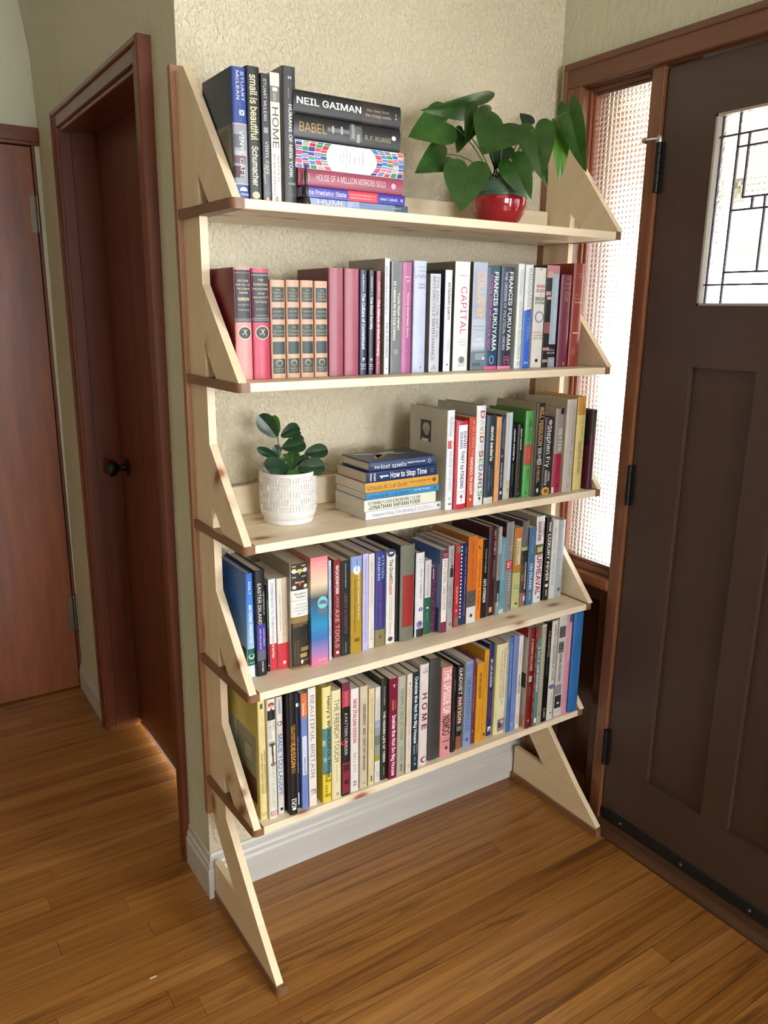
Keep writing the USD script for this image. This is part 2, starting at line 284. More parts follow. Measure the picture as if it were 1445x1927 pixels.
REED = mat('reed', {'tc': ('texture_coordinate', {}), 'sx': ('separate_xyz', {}),
    'a': ('math', dict(math_type='multiply', value2=2*math.pi/.0132)), 'as': ('math', dict(math_type='sine')), 'aa': ('math', dict(math_type='absolute')),
    'c': ('math', dict(math_type='multiply', value2=2*math.pi/.0264)), 'c1': ('math', dict(math_type='sine')), 'c2': ('math', dict(math_type='absolute')),
    'd': ('math', dict(math_type='multiply', value2=2*math.pi/.0264)), 'd1': ('math', dict(math_type='sine')), 'd2': ('math', dict(math_type='absolute')), 'h': ('math', dict(math_type='multiply')),
    'b': ('bump', dict(strength=1.0, distance=.004)), 'rf': ('refraction_bsdf', dict(color=(.97, .98, .98), IOR=1.2, roughness=.1)), 'tr': ('transparent_bsdf', dict(color=(.94, .95, .95))),
    'mx': ('mix_closure', dict(fac=.35)), 'gl': ('glossy_bsdf', dict(roughness=.08)), 'fr': ('fresnel', dict(IOR=1.45)), 'm2': ('mix_closure', {})},
    [('tc.object', 'sx.vector'), ('sx.y', 'c.value1'), ('c.value', 'c1.value1'), ('c1.value', 'c2.value1'), ('sx.z', 'd.value1'), ('d.value', 'd1.value1'), ('d1.value', 'd2.value1'), ('c2.value', 'h.value1'), ('d2.value', 'h.value2'), ('h.value', 'b.height'),
     ('b.normal', 'rf.normal'), ('b.normal', 'gl.normal'), ('rf.BSDF', 'mx.closure1'), ('tr.BSDF', 'mx.closure2'), ('fr.fac', 'm2.fac'), ('mx.closure', 'm2.closure1'), ('gl.BSDF', 'm2.closure2')], 'm2.closure')
obj('pane', box(1.134, 1.138, -.105, -.295, .783, 2.05), REED, w1, label='cross reeded glass pane')

d1 = setting('door_1')
X0, X1 = 1.109, 1.152
obj('stile', box(X0, X1, -.3455, -.489, .028, 2.057, .0003), DOORZ, d1)
obj('stile', box(X0, X1, -1.116, -1.2595, .028, 2.057, .0015), DOORZ, d1)
obj('mid_stile', box(X0, X1, -.663, -.739, .216, 1.367), DOORZ, d1)
obj('mid_stile', box(X0, X1, -.866, -.942, .216, 1.367), DOORZ, d1)
for z0, z1 in ((.028, .216), (1.367, 1.512), (1.932, 2.057)): obj('rail', box(X0, X1, -.489, -1.116, z0, z1), DOORY, d1)
for y0, y1 in ((-.489, -.663), (-.739, -.866), (-.942, -1.116)): obj('panel', box(X0+.014, X1-.009, y0, y1, .216, 1.367), DOORZ, d1)
obj('glazing_bead', cat([box(X0-.002, X0+.012, -.489, -.4945, 1.512, 1.932), box(X0-.002, X0+.012, -1.1105, -1.116, 1.512, 1.932), box(X0-.002, X0+.012, -.489, -1.116, 1.512, 1.5175), box(X0-.002, X0+.012, -.489, -1.116, 1.9265, 1.932)]), plain('a8a49a', .4), d1)
yc = -.8025
vs = [(-.501, 1.512, 1.932), (-.543, 1.512, 1.932), (-.5695, 1.748, 1.883), (-.594, 1.722, 1.748), (-.624, 1.722, 1.748), (-.625, 1.587, 1.722)]
came = []
for yy, z0, z1 in vs:
    for q in (yy, 2*yc-yy): came.append(box(1.119, 1.125, q-.0019, q+.0019, z0, z1))
for zz, ya in ((1.883, -.489), (1.856, -.543), (1.748, -.5695), (1.722, -.543), (1.587, -.543), (1.5595, -.489)):
    came.append(box(1.1185, 1.1255, ya, 2*yc-ya, zz-.0019, zz+.0019))
obj('lead_came', cat(came), plain('4a4658', .45, .6), d1, label='dark lead came lines between the panes')
def glassmat(key, scale, dist, tint=(.95, .96, .96), fac=.5, vor=False):
    return mat(('glass', key), {'tc': ('texture_coordinate', {}), 'n': (('voronoi_texture', dict(scale=scale)) if vor else ('noise_texture', dict(scale=scale, detail=2.0))), 'b': ('bump', dict(strength=1.0, distance=dist)), 'rf': ('refraction_bsdf', dict(color=tint, IOR=1.3, roughness=.03)), 'tr': ('transparent_bsdf', dict(color=tint)),
        'mx': ('mix_closure', dict(fac=fac)), 'gl': ('glossy_bsdf', dict(roughness=.05)), 'fr': ('fresnel', dict(IOR=1.45)), 'm2': ('mix_closure', {})},
        [('tc.object', 'n.vector'), (('n.distance' if vor else 'n.fac'), 'b.height'), ('b.normal', 'rf.normal'), ('b.normal', 'gl.normal'), ('rf.BSDF', 'mx.closure1'), ('tr.BSDF', 'mx.closure2'), ('fr.fac', 'm2.fac'), ('mx.closure', 'm2.closure1'), ('gl.BSDF', 'm2.closure2')], 'm2.closure')
GL_R = glassmat('rough', 90., .006); GL_C = glassmat('clear', 8., .0005, fac=.8); GL_B = glassmat('bev', 30., .003)
yr = lambda a: 2*yc-a
cells = [(-.489, -.501, 1.512, 1.932, GL_B), (-.501, -.543, 1.512, 1.5595, GL_C), (-.501, -.543, 1.5595, 1.883, GL_R), (-.501, -.543, 1.883, 1.932, GL_R)]
for a, b_, z0, z1, m in cells:
    obj('pane', box(1.12, 1.124, a, b_, z0, z1), m, d1); obj('pane', box(1.12, 1.124, yr(b_), yr(a), z0, z1), m, d1)
for a, b_, z0, z1, m in [(-.543, yr(-.543), 1.883, 1.932, GL_R), (-.543, yr(-.543), 1.856, 1.883, GL_B), (-.543, -.5695, 1.722, 1.856, GL_C), (-.5695, -.594, 1.722, 1.748, GL_B), (-.594, -.624, 1.722, 1.748, GL_B), (-.543, -.625, 1.587, 1.722, GL_C), (-.543, yr(-.543), 1.512, 1.587, GL_C), (-.625, yr(-.625), 1.587, 1.722, GL_C), (-.5695, yr(-.5695), 1.748, 1.856, REED), (yr(-.543), yr(-.5695), 1.722, 1.856, GL_C), (-.624, yr(-.624), 1.722, 1.748, GL_B), (yr(-.625), yr(-.543), 1.587, 1.722, GL_C)]:
    obj('pane', box(1.12, 1.124, a, b_, z0, z1), m, d1)
for z0, z1 in ((1.779, 1.892), (.99, 1.1), (.204, .316)):
    hc = (1.099, -.3445, 0); seg = []
    for i in range(5): seg.append(lathe([(0, z0+(z1-z0)*i/5+.0006), (.0068, z0+(z1-z0)*i/5+.0006), (.0068, z0+(z1-z0)*(i+1)/5-.0006), (0, z0+(z1-z0)*(i+1)/5-.0006)], 14, hc))
    obj('hinge', cat(seg+[box(1.1, 1.11, -.334, -.356, z0, z1)]), BLACKM, d1, smooth=40, label='black door hinge')
obj('hinge_stop', cat([lathe([(0, 1.893), (.008, 1.893), (.009, 1.902), (.006, 1.908), (0, 1.909)], 14, (1.098, -.3445, 0)), tube([(1.09, -.343, 1.9), (1.078, -.335, 1.899), (1.068, -.326, 1.897)], .004, .004), lathe([(0, 0), (.006, 0), (.007, .004), (.006, .009), (0, .01)], 14, (1.074, -.324, 1.896), 0)]), STEEL, d1, smooth=40, label='steel door stop on the top hinge')
obj('door_sweep', box(1.104, 1.109, -.3455, -1.2595, .03, .062, .001), BLACKR, d1, label='black rubber door sweep')
for yy in (-.421, -.628, -.83, -1.04, -1.2):
    obj('screw', lathe([(0, 0), (.0045, 0), (.004, .0018), (0, .0028)], 12, (1.104, yy, .044), 0), STEEL, d1, smooth=40, label='bright screw head')
t1 = setting('trim_1')
obj('head_casing', cat([box(1.0815, 1.12, -.0315, -1.35, 2.064, 2.118, .003), box(1.0775, 1.1, -.0295, -1.35, 2.108, 2.1265, .003)]), TRIMY, t1)
obj('head_jamb', box(1.1, 1.24, -.09, -1.3, 2.06, 2.095), TRIMY, t1)
obj('jamb', cat([box(1.09, 1.24, -1.263, -1.3, .02, 2.07), box(1.082, 1.12, -1.285, -1.35, 0, 2.066)]), TRIMZ, t1)

# ------------------------------------------------------------------ outside the door: porch and the house across
struct('porch_floor', box(1.24, 3.4, -4, 3, -.2, -.06), noisy('b8b2a6', 'c8c2b6', (3, 3, 3), .8))
struct('porch_header', box(2.88, 3.12, -4, .95, 2.13, 2.6), noisy('c4b698', 'd6cab0', (14, 14, 14), .85))
struct('porch_ceiling', box(1.24, 2.88, -4, 3, 2.5, 2.6), plain('cfc6b0', .8))
struct('porch_beam', box(2.9, 3.1, .95, 3, 2.16, 2.55), wood('beam', 1, '5a2616', '7c3a24', .5, 10, 1))
struct('ground', box(3.4, 60, -40, 40, -.5, -.3), noisy('bcb6aa', 'cdc8bc', (.5, .5, .5), .9))
hs = thing('house', 'pale stuccoed house with a dark roof across the street, seen blurred through the door glass', 'house', (14, 0, -.3))
obj('wall', box(14, 20, -9, 12, -.3, 3.2), noisy('d8d0be', 'e2dccc', (1, 1, 1), .9), hs, loc=(14, 0, -.3))
obj('roof', prism([(13.4, 3.2), (20.6, 3.2), (17, 5.2)], 1, -9.5, 12.5), noisy('5a4a44', '6c5a52', (2, 20, 20), .9), hs, loc=(14, 0, -.3))
for yy in (-6, -2, 3, 7):
    wn = obj('window', box(13.95, 14.02, yy, yy+1.3, .8, 2.1), plain('e8e6e0', .5), hs, loc=(14, 0, -.3)); obj('pane', box(13.93, 13.97, yy+.1, yy+1.2, .9, 2.0), plain('46505c', .1), hs, loc=(14, 0, -.3))

def foliage(seed, c, r, n, lw):
    g = np.random.default_rng(seed); V = []; F = []
    for i in range(n):
        d = g.normal(size=3); d /= np.linalg.norm(d); p_ = np.array(c)+d*np.array(r)*g.uniform(.45, 1)**.5
        a = g.normal(size=3); a /= np.linalg.norm(a); b2 = np.cross(a, g.normal(size=3)); b2 /= np.linalg.norm(b2); k = len(V)
        V += [p_-a*lw, p_+b2*lw*.45, p_+a*lw, p_-b2*lw*.45]; F += [(k, k+1, k+2), (k, k+2, k+3)]
    return (np.array(V), np.array(F))
LEAFM = mat('outleaf', {'d': ('diffuse_bsdf', dict(color=lin('2c3d2a'))), 't': ('translucent_bsdf', dict(color=lin('4a6a34'))), 'm': ('mix_closure', dict(fac=.3))}, [('d.BSDF', 'm.closure1'), ('t.BSDF', 'm.closure2')], 'm.closure')
tr = thing('tree', 'leafy garden tree outside, seen blurred through the leaded door glass', 'tree', (8, 4.2, -.3))
obj('trunk', tube([(8, 4.2, -.3), (8.03, 4.22, .9), (7.98, 4.2, 2.2)], .11, .06, 12), noisy('4a3a2c', '6a5642', (20, 20, 4), .9), tr, smooth=True, loc=(8, 4.2, -.3))
obj('crown', foliage(3, (8, 4.2, 2.75), (.85, .75, .8), 1500, .09), LEAFM, tr, loc=(8, 4.2, -.3), kind='stuff')
hd = thing('hedge', 'low dark hedge outside, seen blurred through the reeded sidelight', 'hedge', (5.2, 3.0, -.3))
obj('foliage', foliage(4, (5.2, 3.0, .1), (.35, .85, .5), 1800, .05), LEAFM, hd, loc=(5.2, 3.0, -.3), kind='stuff')
obj('stem', cat([tube([(5.2, 2.5+.25*i, -.3), (5.2, 2.5+.25*i, .2)], .015, .008) for i in range(5)]), noisy('4a3a2c', '6a5642', (20, 20, 4), .9), hd, loc=(5.2, 3.0, -.3))
# ------------------------------------------------------------------ the bookcase
SHZ = (1.6894, 1.3547, 1.0267, 0.6968, 0.3665)
XL, XJL, XJR, XR = .0125, .0387, 1.0409, 1.0668
XS = .0035   # outer face of the rear edge strip
YF, TB = -.285, .0181
bc = thing('bookcase', 'tall pale pine bookcase with five shelves, triangular side brackets and brown edge strips', 'bookcase', (.54, -.15, 0))
BL = (.54, -.15, 0)
def part(n, m, ma, smooth=False, label=None): return obj(n, m, ma, bc, smooth, label, BL)
for z in SHZ:
    part('shelf_board', box(XJL, XJR, YF, -.1465, z-TB, z, .0012), PINE_X)
    part('shelf_board', box(XJL, XJR, -.1455, -.024, z-TB, z, .0012), PINE_X)
    part('back_rail', box(XJL, XJR, -.040, -.0235, z, z+.068, .0012), PINE_X)
    for side in (0, 1):
        sx = (lambda x: x) if side == 0 else (lambda x: XL+XR-x)
        r = .012; arc = [(XL+r-r*math.cos(a), YF+r-r*math.sin(a)) for a in np.linspace(0, math.pi/2, 7)]
        poly = [(XS+.0015, -.0236)]+arc+[(XJL, YF), (XJL, -.0236)]
        part('shelf_cap', prism([(sx(x), y_) for x, y_ in poly], 2, z-TB-.0004, z+.0004), CEDAR_Y, 25, 'brown strip capping the shelf end')
for side in (0, 1):
    sx = (lambda x: x) if side == 0 else (lambda x: XL+XR-x)
    a, b_ = sorted((sx(.0148), sx(.0318)))
    def yz(poly, name, m): part(name, prism(poly, 0, a, b_), m)
    # edge strip with rounded foot and outer edge
    r = .007; arc = [(XS+r-r*math.cos(t), -.0012-r+r*math.sin(t)) for t in np.linspace(math.pi/2, 0, 6)]
    poly = [(XJL-.006, -.0012)]+arc+[(XS, -.0235), (XJL-.006, -.0235)]
    strip = prism([(sx(x), y_) for x, y_ in poly], 2, .258, 1.962)
    part('edge_strip', strip, CEDAR_Z, 25, 'brown strip along the rear edge of the upright')
    yz([(-.0236, 1.951), (-.066, 1.951), (-.118, 1.893), (-.118, .298), (-.066, .257), (-.036, .257), (-.0236, .269)], 'upright', PINE_Z)
    for k, z in enumerate(SHZ):
        if k == 0: yz([(-.1182, 1.8925), (-.2855, z+.0005), (-.171, z+.0005), (-.1182, z+.061)], 'bracket', PINE_D)
        else: yz([(-.1182, z+.1855), (-.2855, z+.0005), (-.171, z+.0005), (-.1182, z+.061)], 'bracket', PINE_D)
    yz([(-.0365, .2445), (-.0365, .2565), (-.066, .2565), (-.118, .2975), (-.2895, .1145), (-.155, .1145)], 'leg', PINE_L)
    yz([(-.025, .0222), (-.378, .0222), (-.381, .028), (-.29, .114), (-.025, .114)], 'foot', PINE_Y)
    r = .01; arc = [(XL+r-r*math.cos(t), -.388+r-r*math.sin(t)) for t in np.linspace(0, math.pi/2, 6)]
    poly = [(XL, -.0185)]+arc+[(XJL, -.388), (XJL, -.0185)]
    part('foot_strip', prism([(sx(x), y_) for x, y_ in poly], 2, 0.0002, .0222), CEDAR_Y, 25, 'brown strip under the foot')

# ------------------------------------------------------------------ books
def paper(hexc='d8cfbc'):
    return mat(('paper', hexc), {'tc': ('texture_coordinate', {}), 'mp': ('mapping', dict(scale=(900, 3, 3))), 'n': ('noise_texture', dict(scale=1.0, detail=2.0)), 'r': ('rgb_ramp', dict(ramp=[(.3, tuple(c*.84 for c in lin(hexc))), (.7, lin(hexc))])), 'p': ('principled_bsdf', dict(roughness=.85, specular_ior_level=.2))},
        [('tc.object', 'mp.vector'), ('mp.vector', 'n.vector'), ('n.fac', 'r.fac'), ('r.color', 'p.base_color')])
def covermat(hexc, rough):
    a = lin(hexc)
    return mat(('cover', hexc, rough), {'tc': ('texture_coordinate', {}), 'n': ('noise_texture', dict(scale=35.0, detail=4.0)), 'r': ('rgb_ramp', dict(ramp=[(.25, tuple(c*.9 for c in a)), (.75, tuple(min(1, c*1.06) for c in a))])), 'p': ('principled_bsdf', dict(roughness=rough))},
        [('tc.object', 'n.vector'), ('n.fac', 'r.fac'), ('r.color', 'p.base_color')])
def gradmat(cols, h):
    n = len(cols); st = [(i/(n-1), lin(c)) for i, c in enumerate(reversed(cols))]
    return mat(('grad', tuple(cols), h), {'tc': ('texture_coordinate', {}), 's': ('separate_xyz', {}), 'm': ('map_range', dict(from_min=0.0, from_max=h)), 'r': ('rgb_ramp', dict(ramp=st)), 'p': ('principled_bsdf', dict(roughness=.4))},
        [('tc.object', 's.vector'), ('s.z', 'm.value'), ('m.result', 'r.fac'), ('r.color', 'p.base_color')])
_text = {}
def glyphs(s, bold):
    k = (s, bold)
    if k not in _text:
        m = meshkit.text_mesh(s, 1.0, .1, bool(bold)); v = np.array(m.vertices); f = np.array(m.faces)
        keep = (v[f][:, :, 2] > .09).all(1); f = f[keep]; u, inv = np.unique(f, return_inverse=True)
        _text[k] = (v[u][:, :2], inv.reshape(-1, 3))
    return _text[k]
RUNNER = [[(-.1, .5), (.15, .45), (.2, .1), (0, .05), (-.05, .2)], [(0, .1), (.2, .1), (-.35, -.35), (-.45, -.25)], [(-.35, -.35), (-.45, -.25), (-.75, -.3), (-.7, -.4)], [(.05, .05), (.2, .1), (.45, -.3), (.3, -.3)], [(.45, -.3), (.3, -.3), (.35, -.75), (.45, -.72)], [(.1, .45), (.15, .3), (.7, .75), (.62, .82)], [(-.1, .5), (-.05, .38), (-.6, .72), (-.6, .8)], [(-.08, .58), (.1, .55), (.1, .75), (-.05, .78)]]
def make_book(sh, t, h, d, kind, col, items, label, group, matrix, opts):
    hc = kind == 'h'
    root = thing('hardcover_book' if hc else 'paperback_book', label, 'book', group=group, matrix=matrix)
    t -= .0004
    sag = (.0012+.045*t) if hc else .0002; rc = .0016 if hc else .0006
    f = lambda u: sag*(2*u-1)**2+min(rc, t*.3)*(1-math.sqrt(max(0, 1-abs(2*u-1)**8)))
    bt = min(.0028, t*.22) if hc else .0007
    us = [0, .012, .04, .1, .2, .35, .5, .65, .8, .9, .96, .988, 1]
    out = [(0, d)]+[(u*t, f(u)) for u in us]+[(t, d)]
    inn = [(bt, d)]+[(min(max(u*t, bt), t-bt), f(u)+bt) for u in us]+[(t-bt, d)]
    n = len(out); V = []; F = []
    for ring, zz in ((out, 0), (out, h), (inn, 0), (inn, h)): V += [(x, y_, zz) for x, y_ in ring]
    for i in range(n-1):
        o0, o1, i0, i1 = i, n+i, 2*n+i, 3*n+i
        F += [(o0, o0+1, o1+1), (o0, o1+1, o1), (i0, i1+1, i0+1), (i0, i1, i1+1), (o1, o1+1, i1+1), (o1, i1+1, i1), (o0, i0+1, o0+1), (o0, i0, i0+1)]
    for i in (0, n-1):
        q = [(i, n+i, 3*n+i), (i, 3*n+i, 2*n+i)]; F += q if i == 0 else [c[::-1] for c in q]
    V = np.array(V, float); F = np.array(F)
    rough = .22 if opts.get('gloss') else (.38 if hc else .3)
    cm = gradmat(opts['grad'], h) if 'grad' in opts else covermat(col, rough)
    side = opts.get('side') or opts.get('top')
    if side and 'grad' not in opts:
        cen = V[F].mean(1); nrm = np.cross(V[F[:, 1]]-V[F[:, 0]], V[F[:, 2]]-V[F[:, 0]])
        isb = (cen[:, 1] > .006)
        obj('spine', (V, F[~isb]), cm, root, 35); obj('boards', (V, F[isb]), covermat(side, rough), root, 35)
    else:
        obj('cover', (V, F), cm, root, 35)
    ov = .003 if hc else .0006
    obj('pages', box(bt+.0001, t-bt-.0001, f(0)+bt+.001, d-ov, ov, h-ov), paper(['d8cfbc', 'cfc4ae', 'dcd6c8'][int(t*1e4) % 3]), root)
    buck = {}
    lay = [0]; solo = [False]
    def put(c, v2, fa, name):
        """v2: (u in metres from left, z) spine coordinates"""
        if hc and len(fa):
            q = np.stack([v2[:, 0]/t, v2[:, 1]*.12/t, 0*v2[:, 0]], 1)
            if np.abs(q[fa][:, :, 0].max(1)-q[fa][:, :, 0].min(1)).max() > .1:
                q, fa = trimesh.remesh.subdivide_to_size(q, fa, .1, max_iter=14); v2 = np.stack([q[:, 0]*t, q[:, 1]*t/.12], 1)
        y_ = np.array([f(min(max(x/t, 0), 1)) for x in v2[:, 0]])-.0002-.00004*lay[0]
        buck.setdefault((c, name, lay[0] if solo[0] else 0), []).append((np.stack([v2[:, 0], y_, v2[:, 1]], 1), fa))
    def quad(c, u0, u1, v0, v1, name='spine_panel'):
        k = max(1, int(round(12*(u1-u0)))); us_ = np.linspace(max(u0, .004), min(u1, .996), k+1)*t
        z0, z1 = h*(1-v1)+.0001, h*(1-v0)-.0001
        v = np.array([(x, z) for x in us_ for z in (z0, z1)]); fa = []
        for i in range(k): fa += [(2*i, 2*i+2, 2*i+3), (2*i, 2*i+3, 2*i+1)]
        put(c, v, np.array(fa), name)
    def poly(c, pts, name='emblem'):
        pts = np.array(pts, float); a = pts[:, 0]; b = pts[:, 1]
        if np.sum(a*np.roll(b, -1)-b*np.roll(a, -1)) < 0: pts = pts[::-1]
        put(c, pts, np.array([(0, i, i+1) for i in range(1, len(pts)-1)]), name)
    for it in items:
        k = it[0]; lay[0] += 1; solo[0] = k == 'T' and len(it[1]) <= 2
        if k == 'B': quad(it[3], it[4], it[5], it[1], it[2])
        elif k == 'E':
            a = np.linspace(0, 2*np.pi, 24, endpoint=False); poly(it[5], np.stack([t*(it[2]+it[4]*np.cos(a)), h*(1-it[1])+it[3]*t*np.sin(a)], 1))
        elif k == 'V':
            cc = it[4] if len(it) > 4 and isinstance(it[4], str) else it[3] if isinstance(it[3], str) else 'f0f0ee'
            s_ = (it[3] if not isinstance(it[3], str) else .5)*t*.8; x0, z0 = it[2]*t, h*(1-it[1]); poly(cc, [(x0, z0-s_*.6), (x0+s_*.5, z0+s_*.5), (x0, z0+s_*.15), (x0-s_*.5, z0+s_*.5)][0:4:1] if False else [(x0, z0-s_*.6), (x0+s_*.5, z0+s_*.5), (x0-s_*.5, z0+s_*.5)])
        elif k == '*':
            for j in range(9):
                a = j*2*np.pi/9; x0, z0 = it[2]*t, h*(1-it[1]); r_ = it[3]*t
                poly(it[4], [(x0+r_*math.cos(a-.2)*.4, z0+r_*math.sin(a-.2)*.4), (x0+r_*math.cos(a), z0+r_*math.sin(a)), (x0+r_*math.cos(a+.2)*.4, z0+r_*math.sin(a+.2)*.4)])
        elif k == 'Y':
            x0, z0, s_ = it[2]*t, h*(1-it[1]), it[3]*t*.42
            for pg in RUNNER: poly(it[4], [(x0+p_[0]*s_, z0+p_[1]*s_) for p_ in pg])
        elif k == 'G':
            rr = random.Random(5); pal = ['c02838', '2a6aa8', '3a3080', 'b8305c', '2a8a5c', '8a7aa8', 'b0a8a0', 'd0404a', 'c85a50', '3a88b8']
            for side_ in (0, 1):
                for cidx in range(5):
                    v_ = .035+.066*cidx if side_ == 0 else .965-.066*cidx
                    u_ = .02
                    while u_ < .95:
                        hh = rr.choice([.05, .08, .12, .16]); u1 = min(u_+hh, .97); bow = (lambda q: .05*(1-(2*q-1)**2)*(cidx/4+.2))
                        sg = -1 if side_ == 0 else 1
                        va, vb = v_+sg*bow(u_)-sg*.0, v_+sg*bow(u1); w_ = .026
                        poly(rr.choice(pal), [(u_*t, h*(1-va+w_)), (u1*t, h*(1-vb+w_)), (u1*t, h*(1-vb-w_)), (u_*t, h*(1-va-w_))], 'pattern'); u_ = u1+rr.choice([.02, .03])
        elif k == 'T':
            _, s_, v0, v1, uc, ch, c, bo = it
            if not s_: continue
            v, fa = glyphs(s_, bo); x0, x1 = v[:, 0].min(), v[:, 0].max()
            low = any(q in s_ for q in 'gjpqy'); cap = ch*t
            zz = h*(1-v0)-(v[:, 0]-x0)/(x1-x0)*(v1-v0)*h; xx = uc*t+(v[:, 1]-.5)*cap
            put(c, np.stack([np.clip(xx, .0002, t-.0002), zz], 1), fa, 'lettering')
        elif k == 'H':
            _, s_, vc, u0, u1, hh, c, bo = it
            v, fa = glyphs(s_, bo); x0, x1 = v[:, 0].min(), v[:, 0].max()
            put(c, np.stack([t*(u0+(v[:, 0]-x0)/(x1-x0)*(u1-u0)), h*(1-vc)+(v[:, 1]-.5)*hh*h], 1), fa, 'lettering')
    for (c, name, _), ms in buck.items():
        obj(name, cat(ms), plain(c, .45), root, kind='stuff' if name == 'pattern' else None)
    sd = {}
    for j, q in enumerate(opts.get('sides', ())):
        e = -.0002-.00003*j
        if q[0] == 'S':
            _, v0, v1, a0, a1, c = q; y0, y1 = .008+a0*(d-.01), .008+a1*(d-.01); z0, z1 = h*(1-v1)+.0003, h*(1-v0)-.0003
            m = (np.array([(e, y0, z0), (e, y1, z0), (e, y1, z1), (e, y0, z1)]), np.array([(0, 2, 1), (0, 3, 2)]))
        else:
            _, v, a_, rv, ra, c = q; an = np.linspace(0, 2*np.pi, 20, endpoint=False); dd = d-.01
            m = (np.stack([np.full(20, e), .008+dd*(a_+ra*np.cos(an)), h*(1-v)+h*rv*np.sin(an)], 1), np.array([(0, i+1, i) for i in range(1, 19)]))
        sd.setdefault(c, []).append(m)
    for c, ms in sd.items(): obj('cover_print', cat(ms), plain(c, .4), root)
    if opts.get('flower'):
        pet = []
        for j in range(7):
            a = -2.2+j*.2; pet.append(np.array([(.1, .5)])+0)
        ms = []
        def leafpoly(x0, z0, x1, z1, w):
            # on the top board (x = t face): coordinates y, z
            a = np.array([x0, z0]); b2 = np.array([x1, z1]); dd = b2-a; nn = np.array([-dd[1], dd[0]]); nn = nn/np.linalg.norm(nn)*w
            pts = [a, a+dd*.35+nn, a+dd*.7+nn*.8, b2, a+dd*.7-nn*.8, a+dd*.35-nn]
            P3 = np.array([(t+.0003, p_[0], p_[1]) for p_ in pts]); return (P3, np.array([(0, i, i+1) for i in range(1, 5)]))
        for j in range(6): ms.append(leafpoly(.075, h*.62, .03+.006*j, h*(.80-.055*j), .006))
        ms.append(leafpoly(.07, h*.66, .095, h*.28, .012)); ms.append(leafpoly(.08, h*.6, .11, h*.95, .007)); ms.append(leafpoly(.075, h*.5, .06, h*.2, .006))
        obj('cover_print', cat(ms), plain('c8bd98', .45), root, label='cream flower drawing on the cover')
    return root

